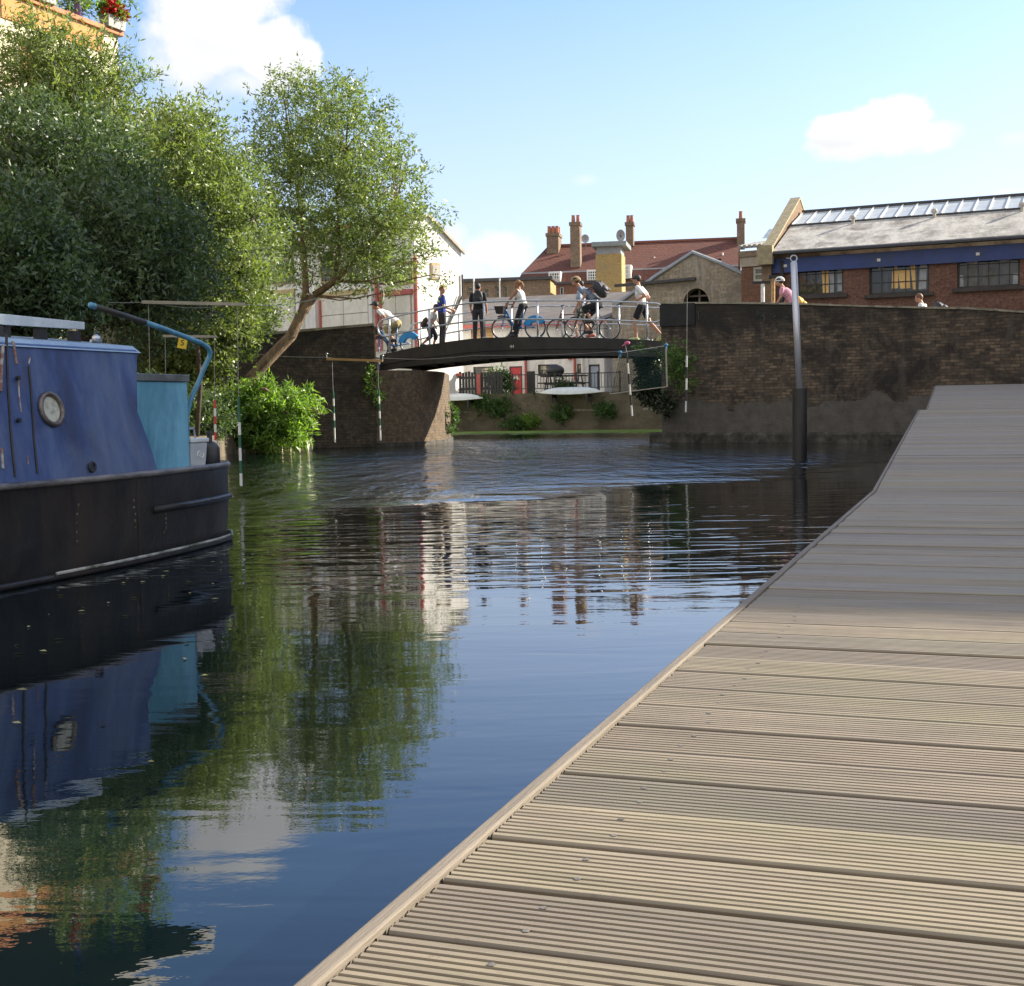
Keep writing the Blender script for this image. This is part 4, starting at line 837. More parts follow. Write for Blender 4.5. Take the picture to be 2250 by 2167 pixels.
# ------------------------------------------------------------------ MOORING POLE, GATES, GOAL
def slalom():
    # steel pile in the water
    b=P(1757,1010,23.2); t=thing('mooring_pile','tall galvanised pole in a thick black sleeve standing in the water','mooring pole',(b.x,b.y,0))
    tp=P(1744,576,23.2); sl=P(1757,854,23.2)
    g=MB(); g.tube([(0,0,-.8),(sl.x-b.x,0,sl.z)],.128,20); g.build('sleeve',mat('black_sleeve',(.018,.017,.018),(.03,.027,.027),6,.45,sc3=(1,1,.3)),t,smooth=False)
    g=MB(); g.tube([(sl.x-b.x,0,sl.z-.1),(tp.x-b.x,0,tp.z)],.057,16); g.build('pole',mat('brushed_steel',(.62,.64,.68),(.50,.52,.56),9,.35,metal=.5,sc3=(1,1,.2)),t,smooth=True)
    g=MB(); g.torus((tp.x-b.x,0,tp.z+.06),.055,.012,'y',18,6); g.tube([(tp.x-b.x-.05,0,tp.z+.06),(tp.x-b.x-.13,0,tp.z+.07)],.008,5); g.build('ring',M_galv,t,smooth=True)
    g=MB(); g.tube([(sl.x-b.x,0,sl.z-.03),(sl.x-b.x,0,sl.z+.004)],.131,20); g.build('collar',M_black,t)
    w=mat('pole_white',(.72,.72,.70),(.6,.6,.58),9,.4); gr=mat('pole_green',(.02,.13,.07),(.015,.09,.05),9,.4); rd=M_red; bl=M_black
    line=mat('nylon_line',(.35,.35,.33),(.25,.25,.24),9,.6)
    def gpole(par,top,bot,cols,ztop,r=.020):
        top=Vector(top);bot=Vector(bot)
        st=thing_part('pole',par); n=len(cols)
        for i,c in enumerate(cols):
            a=top.lerp(bot,i/n); e=top.lerp(bot,(i+1)/n); g=MB(); g.tube([a,e],r,8); g.build('band',c,st)
        g=MB(); g.tube([top,Vector(ztop)],.004,4); g.build('string',line,par)
    # gate under the left abutment
    Y=33.7; c=P(779,790,Y); t=thing('slalom_gate','canoe slalom gate of green and white poles before the left abutment','slalom gate',(c.x,c.y,0))
    a=P(718,789,Y)-Vector(t.location); e=P(841,793,Y)-Vector(t.location)
    g=MB(); d=(e-a); g.hexa([a+Vector((0,-.03,-.03)),e+Vector((0,-.03,-.03)),e+Vector((0,.03,-.03)),a+Vector((0,.03,-.03))],[a+Vector((0,-.03,.03)),e+Vector((0,-.03,.03)),e+Vector((0,.03,.03)),a+Vector((0,.03,.03))]); g.build('crossbar',M_wood,t)
    for p in (a,e): g=MB(); g.tube([p,p+Vector((0,0,.12))],.008,5); g.torus(p+Vector((0,0,.13)),.02,.006,'y',10,5); g.build('hook',M_galv,t)
    cols=[gr,w,gr,w,gr,w,w]
    for x0,y0,x1,y1,yt in ((732,860,736,972,793),(832,855,836,968,793)):
        gpole(t,P(x0,y0,Y)-Vector(t.location),P(x1,y1,Y)-Vector(t.location),cols,P(x0-2,yt,Y)-Vector(t.location),.022)
    # near left gate
    Y=16.3; c=P(424,667,Y); t=thing('slalom_gate','nearest slalom gate with pale crossbar and long green white pole by the boat stern','slalom gate',(c.x,c.y,0))
    L_=Vector(t.location); a=P(312,664,Y)-L_; e=P(538,669,Y)-L_
    g=MB(); g.hexa([a+Vector((0,-.02,-.02)),e+Vector((0,-.02,-.02)),e+Vector((0,.02,-.02)),a+Vector((0,.02,-.02))],[a+Vector((0,-.02,.02)),e+Vector((0,-.02,.02)),e+Vector((0,.02,.02)),a+Vector((0,.02,.02))]); g.build('crossbar',mat('pale_bar',(.40,.36,.27),(.28,.25,.18),6,.7),t)
    gpole(t,P(524,872,Y)-L_,P(530,1068,Y)-L_,[gr,gr,w,gr,w,gr,w],P(521,668,Y)-L_,.018)
    gpole(t,P(330,872,Y)-L_,P(334,1068,Y)-L_,[gr,gr,w,gr,w,gr,w],P(326,665,Y)-L_,.018)
    # gate with number 5
    Y=19.2; c=P(416,739,Y); t=thing('slalom_gate','slalom gate with yellow number plate and red white poles among the leaves','slalom gate',(c.x,c.y,0)); L_=Vector(t.location)
    a=P(358,738,Y)-L_; e=P(477,740,Y)-L_
    g=MB(); g.hexa([a+Vector((0,-.02,-.02)),e+Vector((0,-.02,-.02)),e+Vector((0,.02,-.02)),a+Vector((0,.02,-.02))],[a+Vector((0,-.02,.015)),e+Vector((0,-.02,.015)),e+Vector((0,.02,.015)),a+Vector((0,.02,.015))]); g.build('crossbar',M_oldwood,t)
    gpole(t,P(472,880,Y)-L_,P(474,985,Y)-L_,[rd,w,rd,w,rd,w],P(471,740,Y)-L_,.018)
    gpole(t,P(364,880,Y)-L_,P(366,985,Y)-L_,[rd,w,rd,w,rd,w],P(363,738,Y)-L_,.018)
    p=P(401,754,Y-.08)-L_; g=MB(); g.T=Matrix.Translation(p)@Matrix.Rotation(R(12),4,'Y'); g.box(-.065,.065,-.006,.006,-.08,.08); pl=g.build('number_plate',mat('yellow_plate',(.70,.50,.03),(.6,.42,.02),9,.5),t)
    o=textmesh('5',.12,'number',M_black,pl,(p.x,p.y-.008,p.z),(math.pi/2,R(12),0),.002)
    # right gate
    Y=31; c=P(1447,790,Y); t=thing('slalom_gate','slalom gate of black and white poles hanging by the ivy right of the bridge','slalom gate',(c.x,c.y,0)); L_=Vector(t.location)
    gpole(t,P(1377,775,Y)-L_,P(1389,914,Y)-L_,[bl,w,bl,w,bl,w],P(1374,757,Y)-L_,.022)
    gpole(t,P(1509,782,Y)-L_,P(1507,906,Y)-L_,[w,bl,w,bl,w],P(1510,640,Y)-L_,.022)
    g=MB(); q=P(1378,754,Y)-L_; g.ell(q,(.07,.03,.045),8,6); g.tube([q,q+Vector((-.12,0,-.07))],[.03,.01],6); g.build('pink_ribbon',mat('pink_ribbon',(.65,.15,.28),(.5,.1,.2),9,.6),t)
    # goal net frame
    Y=33; t=thing('water_polo_goal','tilted canoe polo goal frame with dark green net beside the right abutment','goal',tuple(P(1410,830,Y))); L_=Vector(t.location)
    TL=P(1362,776,Y)-L_;TR=P(1463,760,Y)-L_;BR_=P(1466,850,Y)-L_;BL_=P(1340,866,Y)-L_
    g=MB(); g.tube([TR,BR_],.024,8); g.tube([BL_,BR_],.014,6); g.build('frame',mat('pale_frame',(.45,.42,.33),(.33,.3,.24),6,.6),t)
    g=MB(); g.tube([TL,TR],.010,6); g.tube([TL,BL_],.010,6); g.build('edge_rope',line,t)
    g=MB(); N=26
    for i in range(N+1):
        g.tube([TL.lerp(TR,i/N),TL.lerp(TR,i/N).lerp(BL_.lerp(BR_,i/N),.5)+Vector((0,.12,0)),BL_.lerp(BR_,i/N)],.0045,3,cap=False); g.tube([TL.lerp(BL_,i/N),TL.lerp(BL_,i/N).lerp(TR.lerp(BR_,i/N),.5)+Vector((0,.12,0)),TR.lerp(BR_,i/N)],.0045,3,cap=False)
    g.build('net',mat('green_net',(.02,.07,.06),(.015,.05,.04),9,.8),t)
    rb=mat('blue_ribbon',(.04,.28,.55),(.03,.2,.42),9,.6)
    for q in (TL,TR): g=MB(); g.ell(q+Vector((0,-.03,.02)),(.05,.03,.04),8,6); g.tube([q,q+Vector((.02,-.03,-.1))],[.025,.008],6); g.build('blue_ribbon',rb,t)
    # thin wires that carry the gates
    def wire(pts,label):
        g=MB(); p=[P(*q) for q in pts]; r=[]
        for i in range(len(p)-1):
            for k in range(8):
                u=k/8; r.append(p[i].lerp(p[i+1],u)-Vector((0,0,.06*math.sin(u*math.pi))))
        r.append(p[-1]); g.tube(r,.0035,4); tag(g.build('cable',line),label,'wire')
    wire([(500,770,33.7),(718,785,33.7),(841,787,33.7),(1040,781,33.9),(1440,766,34.2)],'thin steel wire stretched along in front of the bridge girder')
    wire([(120,640,16.3),(326,664,16.3),(521,668,16.3),(700,655,20)],'thin wire carrying the nearest slalom gate')
slalom()
# climbing plants on the walls
def vine(name,label,blobs,leaf,ncl,base,**kw):
    t=thing(name,label,'plant',tuple(base)); B=Vector(base)
    g=MB(); g.T=Matrix.Translation(-B)
    foliage('leaves',t,leaf,blobs,ncl,22,.085,.05,twig=.22,jit=.06,inner=.1,**kw)
    p=B.copy()
    for b in blobs:
        q=Vector(b[0]); g.tube([p,(p+q)/2+Vector((.05,.02,.03)),q],[.014,.01,.006],5); p=q
    g.build('stem',M_bark,t); return t
def vines():
    bl=[blob(1478,775,12,10,34.2,.1),blob(1502,785,7,28,34.1,.1),blob(1482,815,10,18,34.2,.1),blob(1500,838,10,8,34.1,.1),blob(1522,848,12,4,34,.1),blob(1425,758,34,2,34.9,.1,.0004)]
    vine('ivy_plant','sunlit ivy trailing down the left end of the long canal wall',bl,leafmat('sunny_ivy_leaf',(.05,.10,.02),(.12,.22,.05),.3),55,P(1462,752,34.6),seed=31,up=-.3)  # paler ivy leaf copy, sunlight put into the colour
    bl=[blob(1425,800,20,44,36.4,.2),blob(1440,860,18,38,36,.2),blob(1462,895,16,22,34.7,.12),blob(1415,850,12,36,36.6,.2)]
    vine('dark_ivy','dark shaded ivy mass clinging beside the right abutment under the bridge end',bl,leafmat('shaded_ivy_leaf',(.014,.022,.012),(.04,.06,.028),.15),330,P(1450,890,35.6),seed=33)  # darker ivy leaf copy, shade put into the colour
    bl=[blob(815,830,9,22,35.9,.1),blob(820,862,14,22,35.9,.1),blob(830,880,8,10,35.9,.1)]
    vine('fern_plant','small green ferns sprouting from the dark abutment brickwork',bl,L_bush,26,P(815,835,36.0),seed=35)
    bl=[blob(990,905,8,12,39.6,.15),blob(994,925,9,8,39.6,.15),blob(990,945,7,10,39.6,.15)]
    vine('reed_tuft','straggly grass tuft at the foot of the sunlit pier end',bl,L_weed,22,P(984,950,39.6),seed=36)
vines()
# ------------------------------------------------------------------ BUILDINGS
def window(par,x0,x1,z0,z1,y,nx,nz,mf,mg,fw=.05,bw=.025,name='window',dep=.06):
    g=MB(); g.box(x0,x1,y,y+dep,z0,z0+fw); g.box(x0,x1,y,y+dep,z1-fw,z1); g.box(x0,x0+fw,y,y+dep,z0+fw,z1-fw); g.box(x1-fw,x1,y,y+dep,z0+fw,z1-fw)
    for i in range(1,nx): a=x0+(x1-x0)*i/nx; g.box(a-bw/2,a+bw/2,y+.008,y+dep-.004,z0+fw,z1-fw)
    for i in range(1,nz): a=z0+(z1-z0)*i/nz; g.box(x0+fw,x1-fw,y+.004,y+dep-.008,a-bw/2,a+bw/2)
    w=g.build(name,mf,par); g=MB(); g.box(x0+fw*.6,x1-fw*.6,y+dep*.55,y+dep*.55+.012,z0+fw*.6,z1-fw*.6); g.build('pane',mg,w); return w
def rect(f,px0,px1,py0,py1,off=0):
    a=f.hit(px0,(py0+py1)/2,off); b=f.hit(px1,(py0+py1)/2,off); c=f.hit((px0+px1)/2,py1,off); d=f.hit((px0+px1)/2,py0,off); return (a[0],b[0],c[1],d[1])
def bank():
    B=Fr(1200,56.5,-18); 
    t=thing('canal_bank_wall','low dark stone canal wall with a ledge on the far bank beyond the bridge','wall',B.loc,B.rz)
    st=brick('far_bank_stone',(.14,.11,.085),(.085,.07,.055),(.08,.07,.06),(.04,.035,.028),(.20,.18,.15),w=.5,h=.2,msize=.02,lo=.48,hi=.66)
    zl=B.hit(1200,905)[1]; zt=B.hit(1200,868,1.2)[1]; print('bank z',zl,zt)
    g=MB(); g.box(-16,15,0,1.2,-1,zl); g.build('lower_wall',brick('wet_bank_stone',(.085,.07,.055),(.05,.042,.034),(.05,.045,.04),(.025,.023,.02),(.12,.11,.09),w=.6,h=.22,msize=.025),t)
    g=MB(); g.box(-16,15,1.203,1.9,-1,zt); g.build('upper_wall',st,t)
    g=MB()
    random.seed(5); x=-16
    while x<15:
        w=rnd(.5,1.1); g.box(x,x+w-.02,-.06+rnd(-.02,.02),.25,zl+.003,zl+.10+rnd(-.02,.02)); x+=w
    g.build('ledge_stones',mat('ledge_stone',(.30,.27,.22),(.10,.09,.07),4,.9,bump=.7),t,bevel=.015)
    random.seed(9)
    for k,(px,py,w,h,lab) in enumerate([(1105,900,30,26,'tall weed clump on the far bank ledge below the red door'),(1190,885,24,14,'low weeds on the far bank wall left of the pale canoe'),(1135,935,24,16,'dark weed at the waterline of the far bank, left part'),
        (1235,912,22,16,'round weed clump midway along the far bank ledge'),(1330,905,18,20,'weed clump near the pale stones at the right of the far bank'),(1165,930,16,12,'bright green grass tuft at the far bank waterline'),
        (1070,890,26,14,'low dark shrub on the bank behind the black fence foot'),(1240,856,12,10,'small bush in front of the middle of the pale canoe')]):
        p=B.hit(px,py,.3); b=B.W(p[0],-.05+(.5 if py<890 else 0),max(.05,p[1]-.2)); Y=b.y
        tt=thing('weed_clump',lab,'weeds',tuple(b)); bl=[blob(px,py,w,h,Y,.4),blob(px+w*.5,py+3,w*.6,h*.7,Y,.3),blob(px-w*.6,py+4,w*.5,h*.6,Y,.3)]
        foliage('leaves',tt,L_weed if k!=5 else L_bush,bl,90,20,.13,.045,twig=.3,jit=.07,inner=.1,seed=40+k,up=.9)
        g=MB(); 
        for i in range(5): a=i*1.26; g.tube([(0,0,-.1),(math.cos(a)*.15,math.sin(a)*.1,.3)],[.012,.005],4)
        g.build('stem',M_barkd,tt)
    return B
BK=bank()
def house_far():
    f=Fr(1328,60.0,-18); t=thing('white_house','low white rendered house with red door seen under the bridge','building',f.loc,f.rz)
    xl=f.hit(960,800)[0]; ez=f.hit(1180,713)[1]; g0=1.6; dep=f.hitx(1352,800,0)[0]
    R_=lambda *a: rect(f,*a)
    holes=[R_(1040,1084,806,822),R_(1119.6,1147.6,805,869),R_(1182,1225,801,826),R_(1268,1281,800,822),R_(1294,1318,801,868),R_(1035,1084,719,745)]
    holes=[(a,b,max(c,g0+.02),d) for a,b,c,d in holes]
    w=MB(); w.wall(xl,0,g0-.3,ez,holes,t=.22); w.hexa([(-.002,.222,g0-.3),(0,.222,g0-.3),(0,dep,g0-.3),(-.22,dep,g0-.3)],[(-.002,.222,ez),(0,.222,ez),(0,dep,ez),(-.22,dep,ez)])
    w.box(-.25,0,.225,6,g0-.3,ez-.02); w.box(xl,-.26,5.8,6,g0-.3,ez-.02)
    w.build('wall',M_white,t)
    g=MB(); rt=f.hit(1180,652,4.5); e2=f.hit(1180,712,-.25)[1]
    g.add([(xl-.3,-.25,e2),(.25,-.25,e2),(.25,5,rt[1]),(xl-.3,5,rt[1]),(xl-.3,-.25,e2+.09),(.25,-.25,e2+.09),(.25,5,rt[1]+.09),(xl-.3,5,rt[1]+.09)],[(0,3,2,1),(4,5,6,7),(0,1,5,4),(1,2,6,5),(2,3,7,6),(3,0,4,7)])
    g.add([(xl-.3,5,rt[1]+.09),(.25,5,rt[1]+.09),(.25,10,e2),(xl-.3,10,e2)],[(0,1,2,3)])
    g.build('roof',mat('grey_felt_roof',(.19,.165,.15),(.125,.11,.10),2.2,.9,bump=.4,stain=(.10,.09,.08)),t)
    g=MB(); g.box(xl-.3,.25,-.30,-.253,e2-.10,e2+.07); g.build('fascia',M_redp,t)
    for h,nx,nz,mf in ((holes[0],2,2,M_dark),(holes[2],2,2,M_dark),(holes[3],1,2,M_dark)):
        window(t,h[0],h[1],h[2],h[3],.05,nx,nz,mf,glassmat('curtained_glass',(.06,.065,.06),.08,(.45,.42,.30)))
    h=holes[1]; g=MB(); g.box(h[0]+.05,h[1]-.05,.05,.10,h[2],h[3]-.05); d=g.build('door',M_red,t)
    tag(d,'bright red house door with an arched glass light')
    g=MB(); cx=(h[0]+h[1])/2; zz=h[3]-.62; g.add([(cx+.17*math.cos(q),.043,zz+.17*math.sin(q)) for q in np.linspace(0,math.pi,12)],[tuple(range(12))[::-1]]); g.build('fanlight',mat('pale_glass',(.6,.58,.45),(.5,.48,.4),6,.2),d)
    g=MB(); g.box(cx-.12,cx+.12,.035,.049,h[2]+.85,h[2]+.90); g.ell((h[1]-.12,.03,h[2]+1.0),.03,8,6); g.build('handle',M_galv,d)
    g=MB(); 
    g.box(h[0],h[0]+.05,.02,.12,h[2],h[3]); g.box(h[1]-.05,h[1],.02,.12,h[2],h[3]); g.box(h[0]+.05,h[1]-.05,.02,.12,h[3]-.05,h[3]); g.build('door_frame',M_dark,t)
    h=holes[4]; g=MB(); g.box(h[0]+.07,h[1]-.07,.06,.1,h[2],h[3]-.07); d=g.build('door',mat('pale_blue_door',(.42,.48,.55),(.34,.4,.47),6,.5),t)
    g=MB(); g.box(h[0],h[0]+.07,.03,.12,h[2],h[3]); g.box(h[1]-.07,h[1],.03,.12,h[2],h[3]); g.box(h[0]+.07,h[1]-.07,.03,.12,h[3]-.07,h[3]); g.build('door_frame',M_dark,t)
    h=holes[5]; g=MB()
    for i in range(5): dz=(h[3]-h[2])/5; g.box(h[0],h[1],.04,.08,h[2]+i*dz+.01,h[2]+(i+1)*dz-.01)
    g.build('boarded_window',M_wood,t)
    for px,y0,y1,m,r in ((1154,770,868,M_redp,.06),(1262,765,835,M_redp,.06),(1278,720,868,M_whitep,.05),(1290,760,868,M_whitep,.04)):
        a=f.hit(px,y0,-.12); b=f.hit(px,y1,-.12); g=MB(); g.tube([(a[0],-.10,a[1]),(a[0],-.10,max(b[1],g0))],r,8); g.build('downpipe',m,t)
    a=rect(f,1248,1256,780,790,-.06); g=MB(); g.box(a[0],a[1],-.10,-.003,a[2],a[3]); g.build('alarm_box',M_red,t)
    # yard fence of black slats with red posts, and railings
    ff=Fr(1000,57.9,-18); ft=thing('slatted_fence','black slatted yard fence with red posts before the white house','fence',ff.loc,ff.rz)
    for i,(x0,x1,y0) in enumerate([(983,1003,824),(1008,1048,818),(1056,1105,818)]):
        a=ff.hit(x0,y0); b=ff.hit(x1,y0); g=MB(); n=max(3,int((b[0]-a[0])/.14)); w_=(b[0]-a[0])/n
        for k in range(n): g.box(a[0]+k*w_,a[0]+k*w_+w_*.8,0,.03,1.55,a[1]+rnd(-.03,.03))
        g.box(a[0],b[0],.032,.06,1.8,1.9); g.box(a[0],b[0],.032,.06,a[1]-.3,a[1]-.2); g.build('panel',M_black,ft)
    for px in (1052,):
        a=ff.hit(px,822); g=MB(); g.box(a[0]-.09,a[0]+.09,-.07,.06,1.55,a[1]); g.build('post',M_redp,ft)
    a=rect(ff,1158,1175,816,868); g=MB(); g.box(a[0],a[1],0,.06,1.55,a[3]); g.build('gate',M_black,ft)
    a=rect(ff,983,1012,822,827); g=MB(); g.box(a[0]-.5,a[1],-.02,.5,a[2],a[3]+.03); g.build('red_shelf',M_redp,ft)
    rf=thing('railing','black iron railing on the bank in front of the white house windows','railing',ff.loc,ff.rz)
    a=ff.hit(1126,824,-.2); b=ff.hit(1362,817,-.2); zt=(a[1]+b[1])/2
    g=MB(); g.box(a[0],b[0],-.22,-.18,zt-.04,zt); g.box(a[0],b[0],-.215,-.185,1.78,1.81); g.build('rail',M_black,rf)
    n=int((b[0]-a[0])/.14); g=MB()
    for k in range(n): x=a[0]+k*.14; g.box(x-.01,x+.01,-.21,-.19,1.81,zt-.04)
    g.build('bars',M_black,rf)
    for k in range(6): x=a[0]+(b[0]-a[0])*k/5; g=MB(); g.box(x-.03,x+.03,-.23,-.17,1.55,zt+.05); g.build('post',M_black,rf)
    # hedge, barbecue, canoes
    bl=[blob(1090,832,22,14,58.6,.5),blob(1112,842,16,20,58.6,.4),blob(1102,860,18,14,58.4,.4)]
    p=P(1095,868,58.6); tt=thing('garden_shrub','dark shrub growing over the black fence left of the red door','shrub',tuple(p))
    foliage('leaves',tt,L_weed,bl,160,22,.1,.05,twig=.3,jit=.09,inner=.1,seed=50); g=MB(); g.tube([(0,0,-.1),(0,0,.6)],.04,6); g.build('stem',M_barkd,tt)
    p=ff.hit(1240,836,.9); q=ff.W(p[0],.9,1.6); t2=thing('picnic_table','dark picnic table behind the railing by the white house','table',tuple(q),ff.rz)
    g=MB(); g.box(-.95,.95,-.4,.4,.70,.76); g.build('tabletop',M_black,t2)
    for s_ in (-1,1):
        g=MB(); g.box(-.95,.95,s_*.75-.13,s_*.75+.13,.40,.45); g.build('seat',M_black,t2)
        g=MB(); g.tube([(s_*.7,-.7,0),(s_*.7,-.25,.70)],.03,5); g.tube([(s_*.7,.7,0),(s_*.7,.25,.70)],.03,5); g.tube([(s_*.7,-.75,.38),(s_*.7,.75,.38)],.025,5); g.build('leg_frame',M_black,t2)
    q=ff.W(ff.hit(1222,830,.6)[0],.45,1.6); t2=thing('barbecue','covered black barbecue on legs beside the picnic table','barbecue',tuple(q),ff.rz)
    g=MB(); g.ell((0,0,.95),(.42,.3,.26),14,8); g.build('cover',M_black,t2,smooth=True)
    g=MB(); 
    for sx in (-.3,.3):
        for sy in (-.2,.2): g.tube([(sx,sy,0),(sx*.8,sy*.8,.85)],.02,5)
    g.build('stand',M_black,t2)
    def canoe(px,py,L,lab,rz,off):
        c=ff.hit(px,py,off); q=ff.W(c[0],off,0); z=c[1]; t3=thing('canoe',lab,'canoe',(q.x,q.y,z-.16),ff.rz+rz)
        g=MB(); n=22; k=9; vs=[]
        for i in range(n+1):
            u=-1+2*i/n; w=max(.012,(1-abs(u)**2.3))*.34; h=max(.03,(1-abs(u)**3.0))*.30
            for j in range(k):
                q_=math.pi*j/(k-1); vs.append((u*L/2,math.cos(q_)*w,.08*abs(u)**2+math.sin(q_)*h))
        g.add(vs,[(i*k+j,i*k+j+1,(i+1)*k+j+1,(i+1)*k+j) for i in range(n) for j in range(k-1)]); g.build('hull',mat('gelcoat_white',(.72,.76,.74),(.62,.67,.66),6,.25,bump=.05),t3,smooth=True)
        g=MB(); pts=[(u*L/2,s_*max(.012,(1-abs(u)**2.3))*.345,.08*abs(u)**2) for s_ in (1,-1) for u in (np.linspace(-1,1,18) if s_==1 else np.linspace(1,-1,18))]; g.tube(pts,.014,5); g.build('gunwale',M_whitep,t3)
        for s_ in (-1,1): g=MB(); g.box(s_*L*.28-.04,s_*L*.28+.04,-.35,.35,-.13,.0); g.box(s_*L*.28-.04,s_*L*.28+.04,-.33,-.27,-.35,-.13); g.box(s_*L*.28-.04,s_*L*.28+.04,.27,.33,-.35,-.13); g.build('trestle',M_black,t3)
    canoe(1254,858,2.75,'white upturned canoe on low trestles in front of the railing',0,-.55)
    canoe(1000,872,2.6,'pale upturned canoe at the foot of the black slatted fence',R(-3),-.5)
house_far()
def white_works():
    f=Fr(918,56,-40.5); t=thing('white_workshop','white rendered canalside workshop with red pipes behind the leaning tree','building',f.loc,f.rz)
    b1=f.hitx(1013,560,0); pa=f.hitx(963,499,0); pb=f.hitx(1010,550,0); sl=(pb[1]-pa[1])/(pb[0]-pa[0]); bw=b1[0]; ba=bw*.30; za=pb[1]+sl*(ba-pb[0]); zb=pb[1]+sl*(bw-pb[0]); zf=f.hit(716,505)[1]
    print('works',bw,ba,za,zb,zf)
    xl=-24; g=MB()
    prof_=[(0,1.0),(bw,1.0),(bw,zb),(ba,za),(0,zf+.0)]
    h=[f.hitx(949,610,0),f.hitx(963,584,0)]
    n=len(prof_); g.add([(xl,y,z) for y,z in prof_]+[(0,y,z) for y,z in prof_],[tuple(range(n))]+[tuple(range(n,2*n))[::-1]]+[(i,n+i,n+(i+1)%n,(i+1)%n) for i in (1,2,3,4,0) if i!=4][:0]+[(0,n,2*n-1,n-1),(1,2,n+2,n+1)])
    g.build('wall',M_white,t)
    g=MB(); g.add([(xl,-.2,zf+.02),(.12,-.2,zf+.02),(.12,ba,za+.08),(xl,ba,za+.08),(xl,bw+.15,zb+.02),(.12,bw+.15,zb+.02)],[(0,1,2,3),(3,2,5,4)])
    g.hexa([(.0,-.2,zf-.12),(.12,-.2,zf-.12),(.12,ba,za-.06),(.0,ba,za-.06)],[(.0,-.2,zf+.02),(.12,-.2,zf+.02),(.12,ba,za+.08),(0,ba,za+.08)])
    g.hexa([(.002,ba,za-.06),(.12,ba,za-.06),(.12,bw+.15,zb-.12),(.002,bw+.15,zb-.12)],[(.002,ba,za+.08),(.12,ba,za+.08),(.12,bw+.15,zb+.02),(.002,bw+.15,zb+.02)])
    g.build('roof',mat('pale_roof_sheet',(.52,.46,.38),(.4,.35,.28),3,.8),t)
    # gable window
    z0,z1=h[0][1],h[1][1]; y0,y1=h[0][0],h[1][0]; g=MB(); g.box(.003,.06,y0-.06,y1+.06,z0-.06,z1+.10); w=g.build('window',mat('ochre_frame',(.48,.33,.16),(.36,.25,.12),6,.7),t)
    g=MB(); g.box(.062,.075,y0,y1,z0,z1); g.build('pane',mat('pale_pane',(.45,.43,.38),(.36,.34,.3),4,.25),w)
    h=[f.hitx(1002,540,0)]; 
    # pipes, pilasters, door panels on the long wall
    for px,y0,y1,r in ((825,560,722,.085),(911,560,735,.085),(702,660,730,.06),(835,640,720,.05)):
        a=f.hit(px,y0,-.15); b=f.hit(px,y1,-.15); g=MB(); g.tube([(a[0],-.14,max(2,b[1]-1)),(a[0],-.14,a[1])],r,8); g.build('red_pipe',M_redp,t)
    for x0,x1 in ((655,668),(676,698),(815,822)):
        a=rect(f,x0,x1,520,730); g=MB(); g.box(a[0],a[1],-.18,-.002,1.2,zf-.1); g.build('pilaster',M_white,t)
    st=mat('seam_shadow_grey',(.36,.34,.31),(.3,.28,.26),4,.8)
    for x0,x1 in ((706,812),(842,905),(560,650)):
        a=rect(f,x0,x1,650,735); g=MB(); nx=2; nz=5; zz0=2.0; zz1=a[3]
        for i in range(nx):
            for k in range(nz):
                wx=(a[1]-a[0])/nx; wz=(zz1-zz0)/nz; g.box(a[0]+i*wx+.02,a[0]+(i+1)*wx-.02,-.09,-.03,zz0+k*wz+.015,zz0+(k+1)*wz-.015)
        g.build('loading_door',mat('cream_panel',(.78,.74,.64),(.68,.64,.54),3,.75,stain=(.55,.50,.42)),t)
        g=MB(); g.box(a[0],a[1],-.03,-.003,zz0,zz1); g.build('door_backing',st,t)
        g=MB(); g.box(a[0]-.1,a[1]+.1,-.16,-.003,zz1+.01,zz1+.22); g.build('lintel',M_redp if x0==842 else mat('ochre_lintel',(.55,.42,.22),(.45,.33,.16),5,.7),t)
    for x0,x1,y0,y1 in ((706,750,560,620),(765,810,560,620),(842,870,575,625),(876,905,575,625),(600,650,570,625)):
        a=rect(f,x0,x1,y0,y1); window(t,a[0],a[1],a[2],a[3],-.06,3,3,mat('ochre_frame',(.4,.3,.2)),M_glass,.06,.03,dep=.058)
    g=MB(); g.box(xl,-.02,-.28,-.203,zf-.1,zf+.04); g.build('gutter',M_redp,t)
    a=f.hitx(1012,650,.0); b=f.hitx(992,712,.0)
    g=MB(); g.tube([(.06,bw-.02,zb-1),(.06,bw-.02,a[1]),(.06,b[0]-.2,b[1])],.04,6); g.tube([(.06,bw*.92,a[1]),(.06,b[0]-.4,b[1]-.3)],.025,6); g.build('cable_run',M_dark,t)
white_works()
